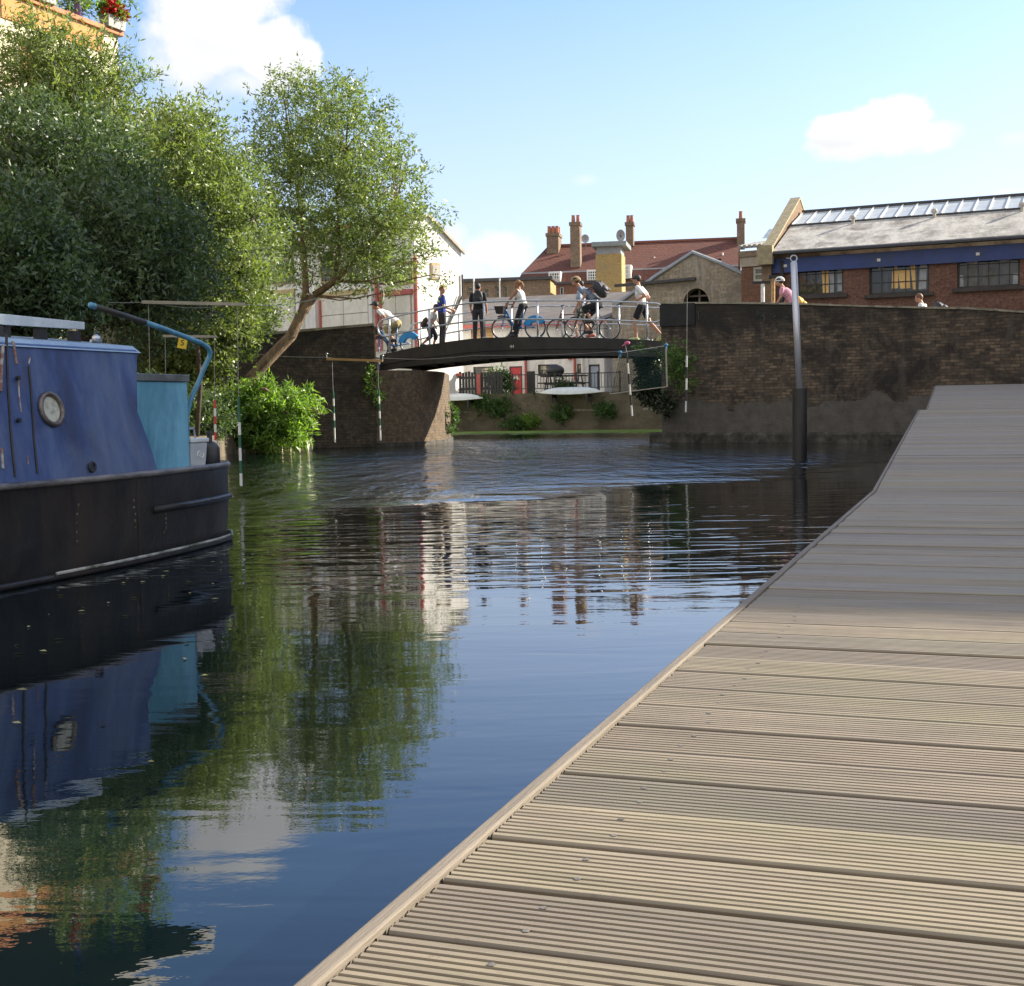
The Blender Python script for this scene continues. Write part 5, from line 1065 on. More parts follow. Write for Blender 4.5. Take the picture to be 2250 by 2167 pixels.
def orange_flats():
    f=Fr(288,31.5,66.4); t=thing('apartment_building','cream and orange apartment block with purple terrace posts above the left trees','building',f.loc,f.rz)
    zc=f.hit(286,90)[1]; mo=mat('orange_render',(.55,.25,.07),(.46,.20,.055),2,.8); mcr=mat('cream_render',(.70,.62,.47),(.60,.52,.38),2,.8); mcp=mat('terracotta_coping',(.58,.22,.10),(.45,.17,.08),5,.8)
    zo=f.hit(275,128)[1]; print('flats',zc,zo)
    xl=-26; holes=[]
    for k in range(3):
        for i in range(7):
            x=-3.2-i*3.4; z=zc-2.55-2.9*k-.5; holes.append((x,x+1.5,z,z+1.35))
    g=MB(); g.wall(xl,0,.4,zc,holes,t=.25); g.box(-.25,0,.252,9,.4,zc); g.build('wall',mcr,t)
    for k in range(4):
        z1=zc-.06-2.9*k; z0=z1-(zc-zo); x=-.55
        while x>xl+3.2: 
            g=MB(); g.box(x-3.1,x,-.03,-.002,z0,z1); g.build('orange_panel',mo,t); x-=3.4
    # vertical orange strips beside the windows
    for i in range(6):
        x=-1.7-3.4*i; g=MB(); g.box(x-.55-.85,x-.0-.85,-.025,-.003,.5,zo-.35); g.build('orange_strip',mo,t)
    g=MB(); g.box(xl,.10,-.10,.35,zc+.002,zc+.10); g.box(-.25,.10,.352,9,zc+.002,zc+.10); g.build('coping',mcp,t)
    for h in holes: window(t,h[0],h[1],h[2],h[3],.08,2,1,M_whitep,glassmat('flat_window_glass',(.10,.12,.15),.05),.06)
    # terrace: posts and canopy
    mp=mat('purple_post',(.20,.20,.48),(.15,.15,.4),6,.45); zr=zc+2.0
    for px in (258,172,90):
        a=f.hit(px,40,.25); g=MB(); g.tube([(a[0],.25,zc+.1),(a[0],.25,zr)],.085,10); g.build('post',mp,t,smooth=True)
    g=MB(); g.tube([(-.12,.05,zc+.1),(-.12,.05,zc+.9),(-.12,-.02,zr-.1),(.25,-.2,zr-.05),(.3,-.2,zr+.05)],.035,8); g.build('downpipe',M_dark,t,smooth=True)
    g=MB(); g.box(-20,.9,-1.1,6,zr+.003,zr+.16); g.build('canopy',mat('canopy_underside',(.10,.10,.16),(.07,.07,.11),5,.6),t)
    g=MB(); g.box(-20.1,1.0,-1.2,-1.103,zr-.05,zr+.22); g.box(.903,1.0,-1.1,6.1,zr-.05,zr+.22); g.build('canopy_edge',M_black,t)
    g=MB()
    for i in range(9): g.hexa([(-19.8+i*2.25,-.9,zr+.17),(-17.7+i*2.25,-.9,zr+.17),(-17.7+i*2.25,5.6,zr+.17),(-19.8+i*2.25,5.6,zr+.17)],[(-19.8+i*2.25,-.9,zr+.30),(-17.7+i*2.25,-.9,zr+.30),(-17.7+i*2.25,5.6,zr+1.6),(-19.8+i*2.25,5.6,zr+1.6)])
    g.build('rooflight',mat('grey_green_glass',(.28,.34,.33),(.22,.27,.27),3,.2),t)
    g=MB(); g.wall(-20,-6,zc,zr,[(-18,-13,zc+.2,zr-.3),(-12,-7,zc+.2,zr-.3)],t=.2,y=3.2); g.build('penthouse_wall',mcr,t)
    g=MB(); g.box(-18,-13,3.3,3.32,zc+.2,zr-.3); g.box(-12,-7,3.3,3.32,zc+.2,zr-.3); g.build('sliding_window',M_glass,t)
    # flower troughs
    fl=mat('geranium_red',(.62,.015,.03),(.5,.01,.02),9,.6)
    for x0,x1,py,lab in ((246,281,72,'grey trough of red geraniums on the corner of the terrace coping'),(84,130,8,'grey trough of red flowers further left on the terrace coping')):
        a=f.hit(x0,py,-.25)[0]; b=f.hit(x1,py,-.25)[0]; w=b-a; q=f.W((a+b)/2,-.05,zc+.105); t2=thing('flower_trough',lab,'planter',tuple(q),f.rz)
        g=MB(); g.hexa([(-w/2,-.12,0),(w/2,-.12,0),(w/2,.12,0),(-w/2,.12,0)],[(-w/2-.03,-.15,.26),(w/2+.03,-.15,.26),(w/2+.03,.15,.26),(-w/2-.03,.15,.26)]); g.build('trough',mat('grey_trough',(.42,.41,.38),(.33,.32,.3),6,.7),t2)
        foliage('leaves',t2,L_bush,[((0,0,.38),(w*.5,.16,.14))],60,16,.09,.06,twig=.12,jit=.05,seed=61,local=True)
        fo=foliage('flowers',t2,fl,[((0,-.05,.42),(w*.5,.2,.14))],50,14,.07,.07,twig=.1,jit=.04,seed=62,local=True)
    for k,(px,py,lab) in enumerate([(212,28,'feathery pot plant growing on the terrace between the purple posts'),(140,22,'leafy pot plant on the terrace left of the purple posts')]):
        a=f.hit(px,py,.5); q=f.W(a[0],.5,zc+.0); t2=thing('pot_plant',lab,'plant',tuple(q))
        foliage('leaves',t2,L_bush,[((0,0,.8),(.7,.5,.55))],90,16,.16,.03,twig=.5,jit=.05,seed=65+k,up=.8,local=True)
        g=MB(); g.tube([(0,0,0),(0,0,.3)],[.16,.2],10); g.build('pot',M_redp,t2)
orange_flats()
def far_roofs():
    tan=brick('tan_brick',(.30,.22,.15),(.24,.17,.115),(.26,.21,.16),(.17,.13,.10)); ochre=brick('ochre_brick',(.52,.38,.15),(.45,.32,.12),(.42,.33,.17),(.34,.26,.14))
    redb=brick('red_brick',(.26,.11,.065),(.20,.085,.055),(.22,.16,.12),(.13,.08,.06)); stone=brick('rubble_stone',(.42,.35,.26),(.30,.25,.18),(.32,.28,.22),(.20,.175,.14),(.50,.46,.40),w=.4,h=.16,msize=.02)
    tile=brick('red_roof_tile',(.21,.085,.06),(.16,.068,.05),(.09,.045,.035),(.12,.06,.05),w=.35,h=.16,msize=.02,lo=.45,hi=.75)
    lead=mat('grey_lead',(.34,.36,.38),(.26,.28,.30),4,.6)
    potm=mat('chimney_pot_clay',(.42,.17,.10),(.32,.12,.07),6,.8)
    # low tan block
    f=Fr(1120,75,-10); t=thing('flat_roofed_building','low tan brick building with dark flat roof edge behind the bridge','building',f.loc,f.rz)
    a=rect(f,1008,1208,618,690); H=[rect(f,1063,1075,633,655),rect(f,1027,1040,630,650),rect(f,1088,1100,628,655),rect(f,1106,1116,628,655)]
    g=MB(); g.wall(a[0],a[1],.5,a[3],H,t=.3); g.box(a[1]-.3,a[1],.302,7,.5,a[3]); g.build('wall',tan,t)
    g=MB(); g.hexa([(a[1]+.003,0,.5),(a[1]+.05,0,.5),(a[1]+.05,7,.5),(a[1]+.003,7,.5)],[(a[1]+.003,0,a[3]),(a[1]+.05,0,a[3]),(a[1]+.05,7,a[3]-.6),(a[1]+.003,7,a[3]-.6)]); g.build('sunlit_side_wall',ochre,t)  # brighter brick skin, the sunlight on this end put into its colour
    g=MB(); g.box(a[0]-.2,a[1]+.2,-.25,7,a[3]+.004,a[3]+.18); g.build('roof',M_dark,t)
    for h in H: window(t,*h,.1,1,2,mat('ochre_frame'if False else 'buff_frame',(.45,.36,.2)),M_glass)
    for px in (1041,1098):
        b=f.hit(px,612,-.4); g=MB(); g.tube([(b[0],-.4,.5),(b[0],-.4,b[1])],.045,6); g.build('vent_pipe',M_whitep,t)
    # small brick block between
    f=Fr(1260,72,-10); t=thing('brick_outhouse','small red brick outhouse below the yellow tower','building',f.loc,f.rz)
    a=rect(f,1222,1318,624,690); g=MB(); g.wall(a[0],a[1],.5,a[3],[rect(f,1230,1238,630,650)],t=.3); g.box(a[1]-.3,a[1],.302,5,.5,a[3]); g.build('wall',redb,t); g=MB(); g.box(a[0]-.1,a[1]+.1,-.12,5,a[3]+.004,a[3]+.12); g.build('roof',M_dark,t)
    h=rect(f,1230,1238,630,650); window(t,*h,.1,1,1,M_whitep,M_glass)
    # red roofed terrace
    f=Fr(1201,98,-11); t=thing('red_roofed_terrace','long terrace with red tiled mansard roof and tall chimneys behind the bridge','building',f.loc,f.rz)
    zr0=f.hit(1201,543,6)[1]; xr=f.hit(1625,524,6); zm=f.hit(1300,596,1.0)[1]; xe=f.hit(1135,617,0); ze=f.hit(1300,619,0)[1]; zridge=zr0; XR=xr[0]; zrr=xr[1]; xl=f.hit(1133,617,0)[0]
    xm=f.hit(1146,597,1.0)[0]; x0r=f.hit(1203,543,6)[0]
    g=MB(); g.box(xl+.3,XR,.2,9,.5,ze-.01); g.build('wall',tan,t)
    zr=(zridge+zrr)/2
    g=MB(); g.add([(xl,0,ze),(XR,0,ze),(XR,1,zm),(xm,1,zm)],[(0,1,2,3)]); g.add([(xm,1.0,zm+.02),(XR,1.0,zm+.02),(XR,6,zr),(x0r,6,zr)],[(0,1,2,3)])
    g.add([(xl,0,ze),(xm,1,zm),(x0r,6,zr),(xm,11,zm),(xl,12,ze)],[(0,1,2,3,4)]); g.add([(XR,6,zr),(x0r,6,zr),(xm,11,zm),(XR,11,zm)],[(3,2,1,0)]); g.build('roof',tile,t)
    g=MB(); g.box(xm,XR,.90,1.0,zm-.05,zm+.06); g.build('flashing',lead,t)
    g=MB(); g.box(x0r,XR,5.9,6.1,zr-.02,zr+.14); g.build('ridge_tiles',mat('ridge_clay',(.25,.10,.07),(.2,.08,.06),5,.9),t)
    for x0,x1,y0,y1 in ((1205,1231,598,622),(1289,1314,594,616),(1370,1386,583,612)):
        a=rect(f,x0,x1,y0,y1,-.15); g=MB(); g.box(a[0],a[1],-.1,1.2,a[2],a[3]+.05); d=g.build('dormer',M_whitep,t)
        w=window(d,a[0]+.08,a[1]-.08,a[2]+.05,a[3]-.05,-.17,4,3,M_whitep,M_glass,.05,.06)
    def chim(x0,x1,yt,yb,off,n,cat,dep=1.0,row=1):
        a=rect(f,x0,x1,yt,yb,off); g=MB(); g.box(a[0],a[1],off,off+dep,a[2],a[3]-.25); g.box(a[0]-.07,a[1]+.07,off-.07,off+dep+.07,a[3]-.248,a[3]); c=g.build('chimney',tan,t)
        for r in range(row):
            for k in range(n):
                x=a[0]+(a[1]-a[0])*(k+.5)/n; y=off+dep*(r+.5)/row; g=MB(); g.tube([(x,y,a[3]+.002),(x,y,a[3]+.5),(x,y,a[3]+.56)],[.15,.12,.15],8); g.build('chimney_pot',potm,c)
    chim(1201,1227,512,560,4.6,3,'',1.6,2); chim(1253,1274,488,588,1.6,2,'',1.0,1); chim(1375,1391,488,540,4.8,2,'',1.0,1); chim(1619,1636,480,545,4.8,1,'',1.2,2)
    for px,py,r in ((1286,525,.30),(1364,518,.42)):
        a=f.hit(px,py,5.2); b=f.hit(px,540,5.4); g=MB(); n=16; vs=[(a[0],5.2+.14*r/.4,a[1])]+[(a[0]+r*math.cos(q)*(.8 if r>.4 else 1),5.2-.08+.14*math.cos(q)*.5,a[1]+r*1.1*math.sin(q)) for q in np.linspace(0,2*math.pi,n+1)[:-1]]
        q=f.W(a[0],5.2,a[1]); t2=thing('satellite_dish','%s satellite dish on the red roof ridge'%('small round' if r<.4 else 'larger oval'),'satellite dish',tuple(q),f.rz)
        g.T=Matrix.Translation((-a[0],-5.2,-a[1])); g.add(vs,[(0,1+i,1+(i+1)%n) for i in range(n)]); g.build('dish',mat('dish_grey',(.42,.43,.44),(.34,.35,.36),6,.5),t2)
        g=MB(); g.tube([(0,.1,-1.2),(0,.1,0)],.035,6); g.tube([(0,.1,-.1),(0,-.3,-.1)],.015,5); g.build('bracket',M_dark,t2)
    for px,py in ((1438,575),(1588,566)):
        a=f.hit(px,py,3); g=MB(); g.tube([(a[0],3,a[1]-.5),(a[0],3,a[1]+.35)],.06,6); g.build('roof_vent',M_whitep,t)
    # yellow tower
    f=Fr(1313,84,-11); t=thing('lift_tower','tall yellow brick tower with overhanging grey flat cap','tower',f.loc,f.rz)
    a=rect(f,1313,1366,558,650); g=MB(); g.box(0,a[1],0,2.2,.5,a[3]); g.build('wall',ochre,t)
    b=rect(f,1313,1366,541,558); g=MB(); g.box(.05,a[1]-.05,.06,2.1,b[2]+.003,b[3]); g.build('louvre_box',lead,t)
    b=rect(f,1300,1376,531,541,-.3); g=MB(); g.box(b[0],b[1],-.4,2.7,b[2],b[3]); g.build('cap',mat('cap_grey_green',(.24,.27,.27),(.18,.2,.2),4,.6),t)
    # stone gable
    f=Fr(1437,59,-24); t=thing('stone_gable_building','old stone gabled shed with a dark arched opening above the wall','building',f.loc,f.rz)
    pts=[f.hit(x,y) for x,y in [(1521,558),(1437,612),(1345,668),(1335,720),(1800,720),(1712,650),(1654,616),(1590,585)]]
    c=f.hit(1530,668); r=f.hit(1559,664)[0]-c[0]
    pt2=[(x,z) for x,z in pts]; pt2[3]=(pt2[2][0],.8); pt2[4]=(pt2[5][0],.8)
    # polygon with arch cut: left half and right half
    arch=[(c[0]+r*math.cos(q),c[1]+1.22*r*math.sin(q)-.05) for q in np.linspace(math.pi,0,17)]; mid=8
    top=pt2[0]; left=[pt2[2],pt2[3],(arch[0][0],.8)]+arch[:mid+1]+[top,pt2[1]]; right=[(arch[-1][0],.8),pt2[4],pt2[5],pt2[6],pt2[7],top]+arch[mid:][:]
    def tri_poly(g,poly,y0,y1):
        from mathutils.geometry import tessellate_polygon
        V=[Vector((x,y0,z)) for x,z in poly]; T_=tessellate_polygon([V]); n=len(poly)
        g.add([(x,y0,z) for x,z in poly]+[(x,y1,z) for x,z in poly],[tuple(k) for k in T_]+[tuple(n+i for i in k) for k in T_]+[(i,(i+1)%n,n+(i+1)%n,n+i) for i in range(n)])
    g=MB(); tri_poly(g,left,0,.5); tri_poly(g,right,0,.5); 
    g.build('wall',stone,t)
    g=MB(); xs=[pt2[2][0],pt2[4][0]]
    g.add([(top[0],.1,top[1]-.02),(top[0],9,top[1]-.02),(pt2[2][0],9,pt2[2][1]-.02),(pt2[2][0],.1,pt2[2][1]-.02),(pt2[5][0],.1,pt2[5][1]-.02),(pt2[5][0],9,pt2[5][1]-.02)],[(0,1,2,3),(0,4,5,1)]); g.build('roof',mat('slate_roof',(.15,.14,.14),(.1,.1,.1),3,.8),t)
    g=MB(); g.box(arch[0][0]-.3,arch[-1][0]+.3,.9,.95,.8,c[1]+2); g.build('dark_doorway',mat('dark_interior',(.008,.008,.009),(.012,.012,.012),3,.9),t)
    g=MB(); n_=17
    for i in range(16):
        q0,q1=math.pi*i/16,math.pi*(i+1)/16; R0,R1=r*1.0,r*1.14; k=1.22
        g.hexa([(c[0]+R0*math.cos(q0),-.03,c[1]+k*R0*math.sin(q0)-.05),(c[0]+R1*math.cos(q0),-.03,c[1]+k*R1*math.sin(q0)-.05),(c[0]+R1*math.cos(q1),-.03,c[1]+k*R1*math.sin(q1)-.05),(c[0]+R0*math.cos(q1),-.03,c[1]+k*R0*math.sin(q1)-.05)],
               [(c[0]+R0*math.cos(q0),.1,c[1]+k*R0*math.sin(q0)-.05),(c[0]+R1*math.cos(q0),.1,c[1]+k*R1*math.sin(q0)-.05),(c[0]+R1*math.cos(q1),.1,c[1]+k*R1*math.sin(q1)-.05),(c[0]+R0*math.cos(q1),.1,c[1]+k*R0*math.sin(q1)-.05)])
    g.build('arch_ring',stone,t); g=MB(); g.box(c[0]-.04,c[0]+.04,.5,.58,.8,c[1]+1.1*r); g.box(arch[0][0],arch[-1][0],.5,.56,c[1]+.35,c[1]+.42); g.build('glazing_bar',M_oldwood,t)
    a=f.hit(1350,625,-.2); b=f.hit(1527,609,-.2); g=MB(); g.hexa([(a[0],-.22,a[1]-.12),(b[0],-.22,b[1]-.12),(b[0],-.003,b[1]-.12),(a[0],-.003,a[1]-.12)],[(a[0],-.22,a[1]),(b[0],-.22,b[1]),(b[0],-.003,b[1]),(a[0],-.003,a[1])]); g.build('gutter',M_dark,t)
    a=[f.hit(x,y,-.1) for x,y in [(1350,672),(1437,609.5),(1521,555),(1590,582),(1654,613),(1712,648)]]
    g=MB(); g.tube([(x,-.03,z+.02) for x,z in a],.09,6); g.build('verge',lead,t)
    # small brick house with white window
    f=Fr(1626,56,-30); t=thing('brick_annexe','small red brick annexe with pale band, white window and glazed roof','building',f.loc,f.rz)
    a=rect(f,1629,1760,556,690); h=rect(f,1654,1702,585,618); g=MB(); g.wall(a[0],a[1],.8,a[3]-.5,[h],t=.3); g.box(a[0],a[0]+.3,.302,6,.8,a[3]-.5); g.build('wall',redb,t)
    g=MB(); g.box(a[0]-.05,a[1],-.06,.4,a[3]-.497,a[3]-.1); g.build('pale_band',mat('pale_stone_band',(.42,.36,.28),(.33,.28,.21),4,.85),t)
    g=MB(); g.box(a[0]-.1,a[1],-.12,6,a[3]-.097,a[3]+.15); g.build('cornice',tan,t)
    window(t,*h,.05,1,2,mat('pale_window_frame',(.55,.52,.44),(.45,.42,.36),5,.6),glassmat('greenish_glass',(.05,.08,.08),.06),.1,.05)
    e=f.hit(1634,538,1.0); r=f.hit(1634,513,3.0); g=MB(); xe=a[1]
    nn=int((xe-e[0])/.22)
    for i in range(nn):
        x=e[0]+i*.22; g.hexa([(x,.3,e[1]-.25),(x+.13,.3,e[1]-.25),(x+.13,3,r[1]-.55),(x,3,r[1]-.55)],[(x,.3,e[1]-.10),(x+.13,.3,e[1]-.10),(x+.13,3,r[1]-.40),(x,3,r[1]-.40)])
    g.add([(e[0],.3,e[1]-.24),(xe,.3,e[1]-.24),(xe,3,r[1]-.54),(e[0],3,r[1]-.54)],[(0,1,2,3)]); g.build('corrugated_roof',mat('corrugated_cement',(.36,.35,.32),(.25,.24,.22),4,.9),t)
    g=MB()
    for i in range(6): x=e[0]+.4+i*.75; g.add([(x,2.2,r[1]-.40),(x+.68,2.2,r[1]-.40),(x+.68,3.1,r[1]+.1),(x,3.1,r[1]+.1)],[(0,1,2,3)])
    g.build('skylight',mat('wired_glass',(.50,.54,.55),(.40,.44,.45),3,.45),t)
far_roofs()
def right_works():
    f=Fr(1700,50,-25); t=thing('brick_workshop','red brick workshop with blue beam and glazed ridge roof on the right','building',f.loc,f.rz)
    redb=brick('workshop_brick',(.22,.115,.08),(.155,.08,.058),(.20,.14,.11),(.12,.065,.05),(.17,.10,.08),lo=.5,hi=.7)
    e0=f.hit(1709,553,-.4); e1=f.hit(2250,519,-.4); ze=(e0[1]+e1[1])/2; print('eave',e0,e1)
    r0=f.hit(1733,473,4.5); r1=f.hit(2250,431,4.5); zr=(r0[1]+r1[1])/2; m0=f.hit(1728,502,2.5); m1=f.hit(2250,459,2.5); zm=(m0[1]+m1[1])/2; print(r0,r1,m0,m1)
    Lx=17
    H=[rect(f,1750,1853,578,648),rect(f,1910,2042,566,645),rect(f,2103,2241,553,631)]
    z0=min(h[2] for h in H); 
    H=[(h[0],h[1],h[2],h[3]) for h in H]+[(h[0],h[1],h[2],h[3]) for h in [(H[2][1]+.9,H[2][1]+3.2,H[2][2],H[2][3])]]
    g=MB(); g.wall(.0,Lx,.8,ze-.2,H,t=.35); g.box(-.0,.35,.352,9.0,.8,ze-.2); g.build('wall',redb,t)
    # gable end with coping
    go=f.hitx(1700,540,0)
    pr=[(-.3,.8),(9.4,.8),(9.4,ze-.1),(4.55,zr+.55),(-.3,ze+.05)]
    g=MB(); g.hexa([(-.35,y,z) for y,z in pr],[(-.003,y,z) for y,z in pr]); g.build('gable',brick('gable_brick',(.30,.20,.12),(.24,.155,.09),(.26,.20,.14),(.16,.11,.08)),t)
    g=MB(); 
    for (ya,za,yb,zb_) in ((-.45,ze-.0,4.55,zr+.6),(4.55,zr+.6,9.5,ze-.05)):
        g.hexa([(-.38,ya,za),(.02,ya,za),(.02,yb,zb_),(-.38,yb,zb_)],[(-.38,ya,za+.08),(.02,ya,za+.08),(.02,yb,zb_+.08),(-.38,yb,zb_+.08)])
    g.box(-.46,.12,-.62,-.35,ze-.45,ze+.25)
    g.build('gable_coping',mat('lichen_stone',(.40,.34,.20),(.26,.22,.14),6,.9),t)
    # lower roof slope, glazed upper band, ridge
    g=MB(); g.hexa([(.1,-.45,ze-.04),(Lx,-.45,ze-.04),(Lx,2.5,zm-.04),(.1,2.5,zm-.04)],[(.1,-.45,ze+.04),(Lx,-.45,ze+.04),(Lx,2.5,zm+.04),(.1,2.5,zm+.04)])
    g.add([(.1,4.55,zr),(Lx,4.55,zr),(Lx,9.4,ze),(.1,9.4,ze)],[(0,1,2,3)])
    g.build('roof',mat('weathered_cement_roof',(.50,.475,.42),(.36,.345,.305),1.6,.9,bump=.5,bd=.02,stain=(.17,.15,.13),stain_scale=1.2,sc3=(1.6,.5,.5),c3=(.56,.54,.48)),t)
    g=MB(); g.hexa([(.15,2.52,zm+.05),(Lx,2.52,zm+.05),(Lx,4.5,zr),(.15,4.5,zr)],[(.15,2.52,zm+.08),(Lx,2.52,zm+.08),(Lx,4.5,zr+.03),(.15,4.5,zr+.03)])
    sk=g.build('roof_glazing',mat('wired_glass',(.50,.54,.55)),t)
    g=MB(); n=int(Lx/.56)
    for i in range(n+1):
        x=.15+i*.56; g.hexa([(x-.025,2.50,zm+.082),(x+.025,2.50,zm+.082),(x+.025,4.5,zr+.033),(x-.025,4.5,zr+.033)],[(x-.025,2.50,zm+.12),(x+.025,2.50,zm+.12),(x+.025,4.5,zr+.07),(x-.025,4.5,zr+.07)])
    g.build('glazing_bars',M_whitep,sk)
    g=MB(); g.box(.1,Lx,4.45,4.65,zr+.0,zr+.13); g.box(.1,Lx,2.44,2.52,zm+.03,zm+.09); g.build('ridge_cap',M_dark,t)
    for px,py in ((1874,498),(2053,486),(2246,468)):
        a=f.hit(px,py,2.2); g=MB(); g.tube([(a[0],2.25,zm-.25),(a[0],2.2,zm+.12)],.06,8); g.ell((a[0],2.18,zm+.16),(.12,.12,.10),8,6); g.build('roof_vent',mat('pale_vent',(.50,.48,.42),(.4,.38,.33),6,.8),t)
    g=MB(); g.tube([(.1,-.52,ze-.06),(Lx,-.52,ze-.06)],.07,6); g.build('gutter',M_dark,t)
    g=MB(); g.box(-.40,Lx,-.14,-.003,ze-.75,ze-.22); g.build('blue_beam',mat('royal_blue_beam',(.022,.055,.22),(.018,.042,.17),3,.45,stain=(.03,.05,.12)),t)
    for k in range(5):
        g=MB(); x=.5+k*3.4; g.box(x-.06,x+.06,-.16,-.143,ze-.55,ze-.45); g.build('beam_bolt',M_whitep,t)
    # windows with broken reflections
    gl=glassmat('old_workshop_glass',(.025,.027,.026),.04,(.06,.06,.05)); gy=mat('amber_blind',(.80,.52,.20),(.65,.42,.16),3,.7); gp=mat('pale_things_inside',(.42,.44,.44),(.25,.27,.28),3,.7)
    mfr=mat('window_frame_dark',(.05,.045,.04),(.03,.028,.025),5,.6)
    dk=mat('dark_interior',(.008,.008,.009))
    random.seed(3)
    for k,h in enumerate(H):
        w=window(t,h[0],h[1],h[2],h[3],.12,5 if k<2 else 6,3,mfr,gl,.07,.03)
        g=MB(); g.box(h[0]-.15,h[1]+.15,-.14,.11,h[2]-.13,h[2]-.003); g.build('sill',mat('dark_sill',(.07,.06,.055),(.04,.035,.03),5,.8),t)
    g=MB(); g.box(.36,Lx,2.4,2.45,1,ze-.3); g.build('inner_partition',dk,t)
    # what stands behind the glass, pressed up to it
    for k,(x0,x1,y0,y1,m) in enumerate([(1808,1821,583,645,gy),(1840,1852,578,640,gp),(1824,1834,600,645,gp),(1930,1941,573,590,gy),(1959,1973,592,634,gy),(1978,2000,592,634,gy),(2006,2012,576,636,gy),(2018,2035,570,635,gp),(1965,1971,570,590,gy),
        (2105,2117,605,630,gp),(2122,2148,560,582,gp),(2122,2150,586,628,mat('grey_clutter',(.16,.16,.15),(.1,.1,.09),5,.8)),(2192,2222,556,575,gp),(2160,2186,590,628,mat('grey_clutter',(.16,.16,.15))),(2225,2240,600,628,gp)]):
        a=rect(f,x0,x1,y0,y1,.14); g=MB(); sk_=rnd(-.1,.1); g.hexa([(a[0],.150,a[2]),(a[1],.150,a[2]),(a[1],.151,a[2]),(a[0],.151,a[2])],[(a[0]+sk_,.150,a[3]),(a[1]+sk_*.3,.150,a[3]),(a[1]+sk_*.3,.151,a[3]),(a[0]+sk_,.151,a[3])]); g.build('window_poster',m,t)
    # chimney pots behind the ridge
    a=rect(f,1808,1834,455,478,12); g=MB(); g.box(a[0],a[1],12,13,ze-1,a[3]-.35); c=g.build('chimney',redb,t)
    for i in range(4): x=a[0]+(a[1]-a[0])*(i+.5)/4; g=MB(); g.tube([(x,12.5,a[3]-.35),(x,12.5,a[3])],.10,8); g.build('chimney_pot',mat('chimney_pot_clay',(.5,.2,.11)),c)
    a=f.hit(1709,600,-.2); g=MB(); g.tube([(a[0]+.15,-.12,.8),(a[0]+.15,-.12,ze-.3)],.07,8); g.build('downpipe',M_black,t)
    # posts by the road
    p=P(1676,668,40); t2=thing('white_post','white post with a dark cross arm behind the wall end','post',(p.x,p.y,2.4)); q=P(1676,624,40)
    g=MB(); g.tube([(0,0,0),(0,0,q.z-2.4)],.06,10); g.build('pole',M_whitep,t2); g=MB(); g.box(-.32,.22,-.04,.04,q.z-2.4+.003,q.z-2.4+.08); g.build('cross_arm',M_black,t2)
    p=P(1697,668,40.5); t2=thing('timber_post','weathered yellowish timber post right of the white post','post',(p.x,p.y,2.4)); q=P(1699,612,40.5)
    g=MB(); g.tube([(0,0,0),(.03,0,q.z-2.4)],[.07,.06],6); g.build('post',M_wood,t2); g=MB(); g.box(-.12,.18,-.1,.1,q.z-2.4+.003,q.z-2.4+.09); g.build('cap',M_black,t2)
right_works()
